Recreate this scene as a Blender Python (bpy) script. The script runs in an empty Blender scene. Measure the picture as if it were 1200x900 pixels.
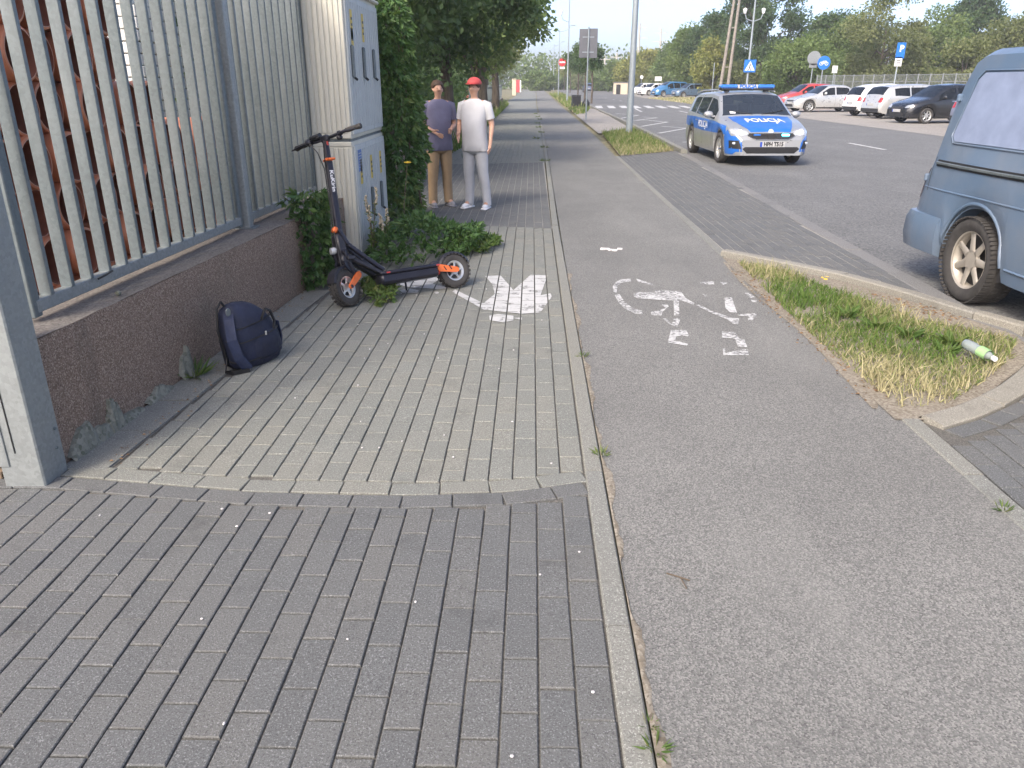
import bpy, bmesh, math, random
import numpy as np
from mathutils import Vector, Matrix
from mathutils.bvhtree import BVHTree
from mathutils.geometry import tessellate_polygon
random.seed(11); RNG = np.random.default_rng(11)
SC = bpy.context.scene
COL = SC.collection

# ------------------------------------------------------------------ camera
CAM_H, FPX, HORIZON_Y, VANISH_X = 1.53, 900.0, 97.0, 624.0
PITCH = math.atan((450 - HORIZON_Y) / FPX)
YAW = math.atan((VANISH_X - 600) / FPX * math.cos(PITCH))
cam_d = bpy.data.cameras.new('camera'); cam = bpy.data.objects.new('camera', cam_d); COL.objects.link(cam)
cam.location = (0, 0, CAM_H)
cam.rotation_euler = (math.pi / 2 - PITCH, 0, YAW)
cam_d.sensor_width = 36; cam_d.lens = FPX / 1200 * 36
cam_d.clip_start = 0.05; cam_d.clip_end = 5000
SC.camera = cam

# ------------------------------------------------------------------ sky, sun, exposure
SUN_ELEV, SUN_AZ = math.radians(42), math.radians(212)      # azimuth measured from +Y towards +X
w = bpy.data.worlds.new('World'); SC.world = w; w.use_nodes = True
nt = w.node_tree; bg = nt.nodes['Background']
sky = nt.nodes.new('ShaderNodeTexSky'); sky.sky_type = 'NISHITA'; sky.sun_disc = False
sky.sun_elevation = SUN_ELEV; sky.sun_rotation = SUN_AZ
sky.air_density = 0.45; sky.dust_density = 3.0; sky.ozone_density = 0.0
nt.links.new(sky.outputs[0], bg.inputs[0]); bg.inputs[1].default_value = 0.15
sd = bpy.data.lights.new('sun', 'SUN'); sun = bpy.data.objects.new('sun', sd); COL.objects.link(sun)
sd.energy = 0.8; sd.angle = math.radians(11); sd.color = (1.0, 0.92, 0.79)
sdir = Vector((math.sin(SUN_AZ) * math.cos(SUN_ELEV), math.cos(SUN_AZ) * math.cos(SUN_ELEV), math.sin(SUN_ELEV)))
sun.rotation_euler = (-sdir).to_track_quat('-Z', 'Y').to_euler()
SC.view_settings.view_transform = 'Standard'; SC.view_settings.look = 'None'
SC.view_settings.gamma = 1; SC.view_settings.use_curve_mapping = False
SC.view_settings.exposure = 1.7
SC.render.engine = 'CYCLES'
SC.cycles.max_bounces = 6; SC.cycles.transparent_max_bounces = 12
SC.cycles.use_denoising = True

# pixel of the photograph -> point on a level plane / at a given Y
def _ray(x, y):
    u, v = (x - 600) / FPX, (450 - y) / FPX
    d = (u, math.cos(PITCH) + v * math.sin(PITCH), -math.sin(PITCH) + v * math.cos(PITCH))
    c, s = math.cos(YAW), math.sin(YAW)
    return (c * d[0] - s * d[1], s * d[0] + c * d[1], d[2])
def gpt(x, y, z=0.0):
    d = _ray(x, y); t = (z - CAM_H) / d[2]
    return (d[0] * t, d[1] * t)
def atY(x, y, Y):
    d = _ray(x, y); t = Y / d[1]
    return (d[0] * t, Y, CAM_H + d[2] * t)

# ------------------------------------------------------------------ mesh helpers
class MB:
    """collects faces; build() links them as one mesh object"""
    def __init__(s): s.v = []; s.f = []; s.m = []; s.cur = 0
    def mat(s, i): s.cur = i; return s
    def add(s, vs, fs):
        b = len(s.v); s.v += [tuple(p) for p in vs]
        for f in fs: s.f.append(tuple(b + i for i in f)); s.m.append(s.cur)
        return s
    def box(s, c, d, R=None, bev=0.0, taper=1.0):
        hx, hy, hz = d[0] / 2, d[1] / 2, d[2] / 2
        if bev <= 0:
            vs = [(x * (taper if z > 0 else 1), y * (taper if z > 0 else 1), z) for z in (-hz, hz) for x, y in ((-hx, -hy), (hx, -hy), (hx, hy), (-hx, hy))]
            fs = [(3, 2, 1, 0), (4, 5, 6, 7), (0, 1, 5, 4), (1, 2, 6, 5), (2, 3, 7, 6), (3, 0, 4, 7)]
        else:
            b = min(bev, hx * .95, hy * .95, hz * .95)
            ring = [(-hx + b, -hy), (hx - b, -hy), (hx, -hy + b), (hx, hy - b), (hx - b, hy), (-hx + b, hy), (-hx, hy - b), (-hx, -hy + b)]
            inn = [(-hx + b, -hy + b), (hx - b, -hy + b), (hx - b, -hy + b), (hx - b, hy - b), (hx - b, hy - b), (-hx + b, hy - b), (-hx + b, hy - b), (-hx + b, -hy + b)]
            vs = [(x, y, -hz) for x, y in inn] + [(x, y, -hz + b) for x, y in ring] + [(x, y, hz - b) for x, y in ring] + [(x, y, hz) for x, y in inn]
            fs = []
            for k in range(3):
                for i in range(8):
                    j = (i + 1) % 8; fs.append((k * 8 + i, k * 8 + j, k * 8 + 8 + j, k * 8 + 8 + i))
            fs.append((24, 25, 27, 29)); fs.append((5, 3, 1, 0))
            vs = [tuple(v) for v in vs]
        if R is not None: vs = [R @ Vector(v) for v in vs]
        c = Vector(c)
        return s.add([Vector(v) + c for v in vs], fs)
    def beam(s, a, b, wx, wy, up=(0, 0, 1), bev=0.0):
        a, b = Vector(a), Vector(b); d = b - a; z = d.normalized(); u = Vector(up)
        if abs(z.dot(u)) > .98: u = Vector((0, 1, 0))
        x = u.cross(z).normalized(); y = z.cross(x)
        R = Matrix((x, y, z)).transposed()
        return s.box((a + b) / 2, (wx, wy, d.length), R, bev)
    def tube(s, pts, r, n=8, cap=True, closed=False):
        P = [Vector(p) for p in pts]; m = len(P)
        rs = r if hasattr(r, '__len__') else [r] * m
        vs = []; up = None
        for i in range(m):
            t = (P[(i + 1) % m] - P[(i - 1) % m]) if closed else (P[min(i + 1, m - 1)] - P[max(i - 1, 0)])
            t = t.normalized() if t.length > 1e-9 else Vector((0, 0, 1))
            if up is None:
                up = Vector((0, 0, 1)) if abs(t.z) < .9 else Vector((1, 0, 0))
            x = (up - t * up.dot(t))
            if x.length < 1e-6: x = t.orthogonal()
            x.normalize(); up = x; y = t.cross(x)
            for k in range(n):
                a = 2 * math.pi * k / n
                vs.append(P[i] + (x * math.cos(a) + y * math.sin(a)) * rs[i])
        fs = []
        for i in range(m if closed else m - 1):
            i2 = (i + 1) % m
            for k in range(n):
                k2 = (k + 1) % n; fs.append((i * n + k, i * n + k2, i2 * n + k2, i2 * n + k))
        if cap and not closed:
            fs.append(tuple(range(n - 1, -1, -1))); fs.append(tuple((m - 1) * n + k for k in range(n)))
        return s.add(vs, fs)
    def lathe(s, prof, c=(0, 0, 0), axis='z', n=24, R=None, a0=0.0, a1=2 * math.pi, cap=False):
        """prof: (radius, height) along the axis"""
        full = abs(a1 - a0 - 2 * math.pi) < 1e-6
        vs = []; c = Vector(c); k = len(prof)
        nn = n if full else n + 1
        for i in range(nn):
            a = a0 + (a1 - a0) * i / n
            for r, h in prof:
                p = {'z': (r * math.cos(a), r * math.sin(a), h), 'x': (h, r * math.cos(a), r * math.sin(a)), 'y': (r * math.sin(a), h, r * math.cos(a))}[axis]
                p = Vector(p)
                if R is not None: p = R @ p
                vs.append(p + c)
        fs = []
        for i in range(n):
            i2 = (i + 1) % nn
            for j in range(k - 1): fs.append((i * k + j, i2 * k + j, i2 * k + j + 1, i * k + j + 1))
        if cap:
            fs.append(tuple(i * k for i in range(nn))[::-1]); fs.append(tuple(i * k + k - 1 for i in range(nn)))
        return s.add(vs, fs)
    def ball(s, c, r, n=12, m=8, R=None):
        r = r if hasattr(r, '__len__') else (r, r, r); c = Vector(c)
        vs = []; fs = []
        for j in range(m + 1):
            th = math.pi * j / m
            for i in range(n):
                a = 2 * math.pi * i / n
                p = Vector((r[0] * math.sin(th) * math.cos(a), r[1] * math.sin(th) * math.sin(a), r[2] * math.cos(th)))
                vs.append((R @ p if R is not None else p) + c)
        for j in range(m):
            for i in range(n):
                i2 = (i + 1) % n; fs.append((j * n + i, (j + 1) * n + i, (j + 1) * n + i2, j * n + i2))
        return s.add(vs, fs)
    def poly(s, pts):
        """flat or nearly flat polygon, possibly concave"""
        P = [Vector(p) for p in pts]
        s.add(P, [t for t in tessellate_polygon([P])]); return s
    def prism(s, pts, z0, z1):
        """vertical prism over a 2-D outline (any winding)"""
        n = len(pts)
        if sum(pts[i][0] * pts[(i + 1) % n][1] - pts[(i + 1) % n][0] * pts[i][1] for i in range(n)) < 0: pts = pts[::-1]
        vs = [(x, y, z0) for x, y in pts] + [(x, y, z1) for x, y in pts]
        fs = [(i, (i + 1) % n, n + (i + 1) % n, n + i) for i in range(n)]
        tri = tessellate_polygon([[Vector((x, y, 0)) for x, y in pts]])
        for t in tri:
            a, b, c = [Vector(pts[i]).to_3d() for i in t]
            t = t if (b - a).cross(c - a).z > 0 else t[::-1]
            fs.append(tuple(n + i for i in t)); fs.append(tuple(t[::-1]))
        return s.add(vs, fs)
    def sweep(s, prof, path, closed_prof=True):
        """profile (u sideways to the right of travel, z) swept along a 2-D/3-D path"""
        P = [Vector(p).to_3d() for p in path]; k = len(prof); vs = []
        for i, p in enumerate(P):
            t = (P[min(i + 1, len(P) - 1)] - P[max(i - 1, 0)]); t.z = 0; t.normalize(); r = Vector((t.y, -t.x, 0))
            for u, z in prof: vs.append(p + r * u + Vector((0, 0, z)))
        fs = []
        for i in range(len(P) - 1):
            for j in range(k if closed_prof else k - 1):
                j2 = (j + 1) % k; fs.append((i * k + j, i * k + j2, i * k + k + j2, i * k + k + j))
        if closed_prof:
            fs.append(tuple(range(k))[::-1]); fs.append(tuple((len(P) - 1) * k + j for j in range(k)))
        return s.add(vs, fs)
    def mesh(s, name, mats, smooth=None):
        me = bpy.data.meshes.new(name)
        me.from_pydata([tuple(v) for v in s.v], [], s.f)
        for m in (mats if isinstance(mats, (list, tuple)) else [mats]): me.materials.append(m)
        if any(s.m): me.polygons.foreach_set('material_index', s.m)
        me.validate(clean_customdata=False); me.update()
        if smooth is not None:
            me.polygons.foreach_set('use_smooth', [True] * len(me.polygons))
            try: me.set_sharp_from_angle(angle=math.radians(smooth))
            except Exception: pass
        return me
    def build(s, name, mats, parent=None, smooth=None, fix=False):
        me = s.mesh(name, mats, smooth)
        if fix:
            bm = bmesh.new(); bm.from_mesh(me); bmesh.ops.remove_doubles(bm, verts=bm.verts, dist=1e-5); bmesh.ops.recalc_face_normals(bm, faces=bm.faces); bm.to_mesh(me); bm.free()
        return link(name, me, parent)
def link(name, me, parent=None):
    o = bpy.data.objects.new(name, me); COL.objects.link(o)
    if parent is not None: o.parent = parent
    return o
def tag(o, label, cat, group=None, kind=None):
    o['label'] = label; o['category'] = cat
    if group: o['group'] = group
    if kind: o['kind'] = kind
    return o
def thing(name, label, cat, loc=(0, 0, 0), rz=0.0, group=None):
    o = bpy.data.objects.new(name, None); COL.objects.link(o); o.empty_display_size = .2
    o.location = loc; o.rotation_euler = (0, 0, rz)
    return tag(o, label, cat, group)
def struct(o, label=None, kind='structure'):
    o['kind'] = kind
    if label: o['label'] = label
    return o
def fast_mesh(name, V, F, mats, smooth=False, tint=None):
    """V (n,3), F (m,k) all faces with k corners; tint (m,) stored per face"""
    V = np.asarray(V, np.float32); F = np.asarray(F, np.int32); m, k = F.shape
    me = bpy.data.meshes.new(name)
    me.vertices.add(len(V)); me.vertices.foreach_set('co', V.ravel())
    me.loops.add(m * k); me.loops.foreach_set('vertex_index', F.ravel())
    me.polygons.add(m); me.polygons.foreach_set('loop_start', np.arange(0, m * k, k, dtype=np.int32))
    me.polygons.foreach_set('use_smooth', np.full(m, bool(smooth)))
    for x in (mats if isinstance(mats, (list, tuple)) else [mats]): me.materials.append(x)
    if tint is not None:
        at = me.attributes.new('tint', 'FLOAT', 'FACE'); at.data.foreach_set('value', np.asarray(tint, np.float32))
    me.update(calc_edges=True); return me
def copy_tree(o, parent=None):
    c = o.copy(); COL.objects.link(c); c.parent = parent
    for ch in o.children: copy_tree(ch, c)
    return c
def lerp(a, b, t): return a + (b - a) * t
def interp(prof, x):
    return float(np.interp(x, [p[0] for p in prof], [p[1] for p in prof]))
def text_mesh(body, size, bold=0.0, sx=1.0):
    """outline text as (verts, faces) flat in XY, centred"""
    cu = bpy.data.curves.new('lettering', 'FONT'); cu.body = body; cu.size = size; cu.align_x = 'CENTER'; cu.align_y = 'CENTER'; cu.offset = bold; cu.resolution_u = 3
    ob = bpy.data.objects.new('lettering_tmp', cu); COL.objects.link(ob)
    dg = bpy.context.evaluated_depsgraph_get(); dg.update()
    me = bpy.data.meshes.new_from_object(ob.evaluated_get(dg))
    V = [(v.co.x * sx, v.co.y, 0.0) for v in me.vertices]; F = [tuple(p.vertices) for p in me.polygons]
    bpy.data.objects.remove(ob); bpy.data.curves.remove(cu); bpy.data.meshes.remove(me)
    return V, F

# ------------------------------------------------------------------ materials
def new_mat(name):
    m = bpy.data.materials.new(name); m.use_nodes = True
    return m, m.node_tree, m.node_tree.nodes['Principled BSDF']
def N(nt, t, **kw):
    n = nt.nodes.new(t)
    for k, v in kw.items(): setattr(n, k, v)
    return n
def noise(nt, coord, scale, detail=3, rough=.6, dist=0.0):
    n = N(nt, 'ShaderNodeTexNoise'); n.inputs['Scale'].default_value = scale; n.inputs['Detail'].default_value = detail
    n.inputs['Roughness'].default_value = rough; n.inputs['Distortion'].default_value = dist
    if coord is not None: nt.links.new(coord, n.inputs['Vector'])
    return n.outputs['Fac']
def ramp(nt, fac, stops):
    r = N(nt, 'ShaderNodeValToRGB'); el = r.color_ramp.elements
    while len(el) < len(stops): el.new(.5)
    for e, (p, c) in zip(el, stops):
        e.position = p; e.color = (c, c, c, 1) if not hasattr(c, '__len__') else (*c, 1)
    nt.links.new(fac, r.inputs[0]); return r.outputs[0]
def mixc(nt, fac, a, b, mode='MIX'):
    m = N(nt, 'ShaderNodeMix'); m.data_type = 'RGBA'; m.blend_type = mode
    for sock, val in ((m.inputs[0], fac), (m.inputs[6], a), (m.inputs[7], b)):
        if hasattr(val, 'is_linked') or hasattr(val, 'node'): nt.links.new(val, sock)
        elif hasattr(val, '__len__'): sock.default_value = (*val, 1)
        else: sock.default_value = val
    return m.outputs[2]
def bump(nt, bsdf, h, strength=.3, dist=.01):
    b = N(nt, 'ShaderNodeBump'); b.inputs['Strength'].default_value = strength; b.inputs['Distance'].default_value = dist
    nt.links.new(h, b.inputs['Height']); nt.links.new(b.outputs[0], bsdf.inputs['Normal'])
def pos(nt): return N(nt, 'ShaderNodeNewGeometry').outputs['Position']
def objc(nt): return N(nt, 'ShaderNodeTexCoord').outputs['Object']
def mapped(nt, coord, scale):
    m = N(nt, 'ShaderNodeMapping'); m.inputs['Scale'].default_value = scale; nt.links.new(coord, m.inputs[0]); return m.outputs[0]

def plain(name, col, rough=.5, metal=0.0, var=.12, scale=6, bmp=0.0, bscale=80, coat=0.0, spec=None, emit=None, estr=0):
    """one colour with soft procedural variation, wear and fine relief"""
    m, t, b = new_mat(name)
    c = objc(t); n = noise(t, c, scale, 4)
    lo = tuple(max(0, x * (1 - var)) for x in col); hi = tuple(min(1, x * (1 + var)) for x in col)
    t.links.new(ramp(t, n, [(.3, lo), (.7, hi)]), b.inputs['Base Color'])
    t.links.new(ramp(t, noise(t, c, scale * 2.3, 3), [(.3, max(.02, rough * .85)), (.75, min(1, rough * 1.15))]), b.inputs['Roughness'])
    b.inputs['Metallic'].default_value = metal
    if coat: b.inputs['Coat Weight'].default_value = coat; b.inputs['Coat Roughness'].default_value = .06
    if spec is not None: b.inputs['Specular IOR Level'].default_value = spec
    if bmp: bump(t, b, noise(t, c, bscale, 3), bmp, .004)
    if emit: b.inputs['Emission Color'].default_value = (*emit, 1); b.inputs['Emission Strength'].default_value = estr
    return m

def paving_mat(name, base, warm, dark, var=.22):
    m, t, b = new_mat(name); p = pos(t)
    oi = N(t, 'ShaderNodeObjectInfo').outputs['Random']; ri = N(t, 'ShaderNodeNewGeometry').outputs['Random Per Island']
    ad = N(t, 'ShaderNodeMath', operation='ADD'); t.links.new(oi, ad.inputs[0]); t.links.new(ri, ad.inputs[1])
    fr = N(t, 'ShaderNodeMath', operation='FRACT'); t.links.new(ad.outputs[0], fr.inputs[0])
    each = ramp(t, fr.outputs[0], [(0, tuple(x * (1 - var) for x in base)), (.35, base), (.7, tuple(x * 1.05 for x in warm)), (1, tuple(x * (1 + var * .7) for x in base))])
    speck = noise(t, p, 150, 2, .75); c = mixc(t, ramp(t, speck, [(.36, .9), (.48, 0)]), each, dark)
    c = mixc(t, ramp(t, noise(t, p, 170, 2, .75), [(.56, 0), (.66, .8)]), c, tuple(min(1, x * 2.4) for x in base))
    c = mixc(t, ramp(t, noise(t, p, 1.3, 5, .65), [(.35, .0), (.75, .45)]), c, warm)
    c = mixc(t, ramp(t, noise(t, p, 3.5, 6, .7), [(.57, 0), (.72, .55)]), c, dark)
    t.links.new(c, b.inputs['Base Color']); b.inputs['Roughness'].default_value = .86
    bump(t, b, noise(t, p, 190, 3, .7), .5, .004); return m

def asphalt_mat(name, base, stone, dark, scale=170, stain=.35, lines=0.0):
    m, t, b = new_mat(name); p = pos(t)
    v = N(t, 'ShaderNodeTexVoronoi'); v.inputs['Scale'].default_value = scale; t.links.new(p, v.inputs['Vector'])
    vc = N(t, 'ShaderNodeSeparateColor'); t.links.new(v.outputs['Color'], vc.inputs[0])
    c = mixc(t, ramp(t, vc.outputs[0], [(.0, 1), (.42, .15), (1, 0)]), base, dark)
    c = mixc(t, ramp(t, vc.outputs[1], [(.5, 0), (.85, .9)]), c, stone)
    big = noise(t, p, .8, 6, .65)
    c = mixc(t, ramp(t, big, [(.35, 0), (.7, stain)]), c, dark)
    c = mixc(t, ramp(t, noise(t, mapped(t, p, (1.2, .35, 1)), 1.0, 5, .6), [(.5, 0), (.75, .35)]), c, stone)
    t.links.new(c, b.inputs['Base Color']); b.inputs['Roughness'].default_value = .9
    hh = N(t, 'ShaderNodeMath', operation='ADD'); t.links.new(v.outputs['Distance'], hh.inputs[0]); t.links.new(noise(t, p, 60, 3), hh.inputs[1])
    bump(t, b, hh.outputs[0], .45, .004); return m

def leaf_mat(name, cols, trans=.35, rough=.55):
    m, t, b = new_mat(name)
    at = N(t, 'ShaderNodeAttribute'); at.attribute_name = 'tint'
    c = ramp(t, at.outputs['Fac'], [(i / (len(cols) - 1), c) for i, c in enumerate(cols)])
    t.links.new(c, b.inputs['Base Color']); b.inputs['Roughness'].default_value = rough; b.inputs['Specular IOR Level'].default_value = .3
    tr = N(t, 'ShaderNodeBsdfTranslucent'); t.links.new(mixc(t, .5, c, (.22, .30, .03)), tr.inputs[0])
    mx = N(t, 'ShaderNodeMixShader'); mx.inputs[0].default_value = trans
    t.links.new(b.outputs[0], mx.inputs[1]); t.links.new(tr.outputs[0], mx.inputs[2])
    t.links.new(mx.outputs[0], t.nodes['Material Output'].inputs[0]); return m

def glass_mat(name, tint=(.25, .3, .33), opac=.35, rough=.03, base=(.012, .015, .018)):
    m, t, b = new_mat(name)
    b.inputs['Base Color'].default_value = (*base, 1); b.inputs['Roughness'].default_value = rough
    b.inputs['Coat Weight'].default_value = .5
    tr = N(t, 'ShaderNodeBsdfTransparent'); tr.inputs[0].default_value = (*tint, 1)
    fz = N(t, 'ShaderNodeFresnel'); fz.inputs[0].default_value = 1.5
    ml = N(t, 'ShaderNodeMath', operation='MULTIPLY_ADD'); ml.inputs[1].default_value = 1 - opac; ml.inputs[2].default_value = opac
    t.links.new(fz.outputs[0], ml.inputs[0])
    mx = N(t, 'ShaderNodeMixShader'); t.links.new(ml.outputs[0], mx.inputs[0]); t.links.new(tr.outputs[0], mx.inputs[1]); t.links.new(b.outputs[0], mx.inputs[2])
    t.links.new(mx.outputs[0], t.nodes['Material Output'].inputs[0]); return m

def paint_mat(name, col, flake=.0, rough=.3, dirt=.25, coat=.7, crough=.17):
    """car paint with dust low down and slight unevenness"""
    m, t, b = new_mat(name); c = objc(t)
    n = noise(t, c, 2.2, 5, .6)
    col2 = mixc(t, ramp(t, n, [(.35, 0), (.8, dirt)]), col, (.28, .25, .21))
    t.links.new(col2, b.inputs['Base Color'])
    b.inputs['Metallic'].default_value = flake; b.inputs['Coat Weight'].default_value = coat; b.inputs['Coat Roughness'].default_value = crough
    t.links.new(ramp(t, noise(t, c, 5, 4), [(.3, rough * .8), (.8, min(1, rough * 1.5))]), b.inputs['Roughness']); return m

def worn_paint(name, col=(.50, .50, .485), under=(.30, .30, .29), lo=.42, hi=.6, scale=38):
    m, t, b = new_mat(name); p = pos(t)
    a = noise(t, p, scale, 5, .75); a2 = noise(t, p, 4.5, 4, .6)
    mx = N(t, 'ShaderNodeMath', operation='MULTIPLY_ADD'); mx.inputs[1].default_value = .55; t.links.new(a2, mx.inputs[0]); t.links.new(a, mx.inputs[2])
    f = ramp(t, mx.outputs[0], [(lo + .22, 1), (hi + .34, 0)])
    cc = mixc(t, ramp(t, noise(t, p, 9, 4), [(.3, 0), (.8, .4)]), col, tuple(x * .75 for x in col))
    t.links.new(cc, b.inputs['Base Color']); b.inputs['Roughness'].default_value = .75
    tr = N(t, 'ShaderNodeBsdfTransparent'); ms = N(t, 'ShaderNodeMixShader')
    t.links.new(f, ms.inputs[0]); t.links.new(tr.outputs[0], ms.inputs[1]); t.links.new(b.outputs[0], ms.inputs[2])
    t.links.new(ms.outputs[0], t.nodes['Material Output'].inputs[0]); return m

def galv_mat(name, col=(.135, .16, .166)):
    m, t, b = new_mat(name); c = pos(t)
    v = N(t, 'ShaderNodeTexVoronoi'); v.inputs['Scale'].default_value = 70; t.links.new(c, v.inputs['Vector'])
    sp = N(t, 'ShaderNodeSeparateColor'); t.links.new(v.outputs['Color'], sp.inputs[0])
    cc = mixc(t, ramp(t, sp.outputs[0], [(0, 0), (1, 1)]), tuple(x * .88 for x in col), tuple(x * 1.1 for x in col))
    cc = mixc(t, ramp(t, noise(t, mapped(t, c, (6, 6, 1.2)), 1, 5), [(.45, 0), (.8, .5)]), cc, tuple(x * 1.25 for x in (.22, .235, .235)))
    t.links.new(cc, b.inputs['Base Color']); b.inputs['Metallic'].default_value = .45
    t.links.new(ramp(t, noise(t, c, 30, 3), [(.3, .42), (.7, .6)]), b.inputs['Roughness']); return m

M = {}
M['soil'] = asphalt_mat('soil', (.19, .155, .11), (.30, .26, .19), (.09, .07, .045), 60, .5)
M['sand'] = asphalt_mat('joint_sand', (.105, .10, .088), (.17, .16, .14), (.055, .052, .045), 220, .4)
M['sandy'] = asphalt_mat('sandy_dirt', (.22, .19, .145), (.31, .28, .225), (.12, .10, .072), 90, .35)
M['cycle'] = asphalt_mat('cycle_path_asphalt', (.158, .157, .147), (.265, .262, .24), (.085, .084, .079), 200, .38)
M['road'] = asphalt_mat('road_asphalt', (.132, .133, .13), (.205, .205, .196), (.072, .073, .071), 60, .35)
M['lot'] = asphalt_mat('parking_pavers', (.27, .25, .22), (.34, .32, .285), (.18, .165, .148), 25, .35)
M['brick_dark'] = paving_mat('dark_paver', (.106, .110, .109), (.116, .116, .109), (.052, .053, .052), .10)
M['brick_light'] = paving_mat('light_paver', (.172, .178, .160), (.182, .18, .154), (.09, .092, .082), .09)
M['kerb'] = paving_mat('kerb_concrete', (.185, .188, .170), (.195, .19, .16), (.11, .108, .098), .08)
M['kerb_warm'] = paving_mat('kerb_concrete_stained', (.215, .208, .18), (.225, .21, .172), (.13, .12, .10), .1)
M['marking'] = worn_paint('worn_marking_paint', lo=.48, hi=.62)
M['marking_fresh'] = worn_paint('road_marking_paint', lo=.60, hi=.9, scale=14)
M['galv'] = galv_mat('galvanised_steel')
M['galv_light'] = galv_mat('galvanised_post', (.27, .29, .285))

M['sand_light'] = asphalt_mat('pale_joint_sand', (.27, .26, .235), (.35, .335, .30), (.16, .152, .135), 220, .3)
M['kerb_dim'] = paving_mat('grey_edging', (.155, .155, .15), (.17, .165, .155), (.10, .10, .098), .1)
# ================================================================== ground, road, paths
def sheet(name, pts, z, mat, thick=.0):
    b = MB(); b.poly([(x, y, z) for x, y in pts]); 
    # keep all normals up
    b.f = [f if ((Vector(b.v[f[1]]) - Vector(b.v[f[0]])).cross(Vector(b.v[f[2]]) - Vector(b.v[f[0]]))).z > 0 else f[::-1] for f in b.f]
    return struct(b.build(name, mat))
XW = lambda y: -2.0 + (y - 2.9) * .069                     # face of the low wall
ROAD = [(-3, 2.8), (0.5, 2.9), (5.9, 3.135), (8.94, 3.2), (18.6, 3.5), (29.5, 3.74), (56, 3.95), (140, 5.0), (420, 9.0)]
xr = lambda y: interp(ROAD, y)
CR = [(-2, 1.83), (0, 1.825), (7, 1.80), (16, 1.85), (30, 2.0), (60, 2.05), (200, 2.6)]       # right edge of the cycle path
xc = lambda y: interp(CR, y)
CL = [(-2, .314), (0, .315), (9, .318), (16, .365), (30, .40), (60, .36), (200, .9)]           # its left edge
xl = lambda y: interp(CL, y)
M['ground'] = asphalt_mat('dry_grass_ground', (.17, .155, .085), (.30, .26, .15), (.08, .085, .04), 9, .5)
sheet('ground', [(-900, -300), (900, -300), (900, 1500), (-900, 1500)], -.06, M['ground'])
ys = [-1.2, 3, 7, 12, 16, 22, 30, 45, 60, 90, 140, 200]
sheet('cycle_path', [(xl(y), y) for y in ys] + [(xc(y), y) for y in ys[::-1]], 0.0, M['cycle'])
ry = [-3.0, 5.9, 8.94, 18.6, 29.5, 56, 100, 140, 300, 420]
sheet('road', [(xr(y), y) for y in ry] + [(24, 420), (17, 200), (12.2, 90), (12.5, 50), (12.75, 26), (12.95, -3.0)], -.02, M['road'])
sheet('parking_lot', [(12.955, -3.0), (12.755, 26), (12.505, 50), (12.205, 90), (13.6, 125), (40, 125), (34, 60), (34, -3.0)], -.016, M['lot'])
sheet('yard_ground', [(-30, -1.0), (-3.61, -1.0), (-3.61, 2.8), (-2.25, 2.81), (-1.9, 7), (-1.95, 9.5), (-2.1, 70), (-30, 70)], -.03, M['sandy'])

# ---- block paving: real blocks with joints
def block_mesh(name, mat, lx=.0945, ly=.1945, h=.05, c=.003):
    x, y = lx / 2, ly / 2; b = MB()
    r0 = [(-x, -y, -h), (x, -y, -h), (x, y, -h), (-x, y, -h)]; r1 = [(p[0], p[1], -c) for p in r0]
    r2 = [(-x + c, -y + c, 0), (x - c, -y + c, 0), (x - c, y - c, 0), (-x + c, y - c, 0)]
    fs = [(8, 9, 10, 11)] + [(k + i, k + (i + 1) % 4, k + 4 + (i + 1) % 4, k + 4 + i) for k in (0, 4) for i in range(4)]
    b.add(r0 + r1 + r2, fs); return b
BM = {k: block_mesh('paver', M[k]).mesh('paver', M[k]) for k in ('brick_dark', 'brick_light')}
class Field:
    """collects blocks (cx, cy, wx, wy, rot); the nearest n become parts, the others one joined part"""
    def __init__(s, root, mk, name='paver'): s.root, s.mk, s.name, s.L = root, mk, name, []
    def add(s, cx, cy, wx, wy, rot=0.0): s.L.append((cx, cy, wx, wy, rot))
    def column(s, x, y0, y1, w=.1, l=.2, off=0.0, left=None):
        k = math.floor((y0 - off) / l); y = off + k * l
        while y < y1:
            a, b = max(y, y0), min(y + l, y1); y += l
            if b - a < .035: continue
            xa, xb = x - w / 2, x + w / 2
            if left is not None:
                xa = max(xa, left((a + b) / 2))
                if xb - xa < .03: continue
            s.add((xa + xb) / 2, (a + b) / 2, xb - xa, b - a)
    def done(s, n=300, seen=None):
        L = sorted(s.L, key=lambda q: math.hypot(q[0], q[1]) + (0 if (seen is None or seen(q)) else 100))
        for q in L[:n]:
            o = link(s.name, BM[s.mk], s.root)
            o.location = (q[0], q[1], random.uniform(-.0022, .0014)); o.rotation_euler = (random.gauss(0, .006), random.gauss(0, .004), q[4] + random.gauss(0, .004))
            o.scale = ((q[2] - .0055) / .0945, (q[3] - .0055) / .1945, 1)
        if len(L) > n:
            src = block_mesh('p', None); V0 = np.array(src.v); F0 = np.array(src.f)
            Vs = []; Fs = []
            for i, q in enumerate(L[n:]):
                v = V0 * np.array([(q[2] - .006) / .0945, (q[3] - .006) / .1945, 1]); v[:, 2] += random.uniform(-.002, .0012)
                c, sn = math.cos(q[4]), math.sin(q[4]); v = np.stack([v[:, 0] * c - v[:, 1] * sn + q[0], v[:, 0] * sn + v[:, 1] * c + q[1], v[:, 2]], 1)
                Vs.append(v); Fs.append(F0 + i * len(V0))
            o = link('distant_pavers', fast_mesh('distant_pavers', np.concatenate(Vs), np.concatenate(Fs), M[s.mk]), s.root); o['kind'] = 'stuff'
        return L
in_view = lambda q: abs(math.atan2(q[0], q[1])) < .80 and q[1] > 1.2

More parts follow.
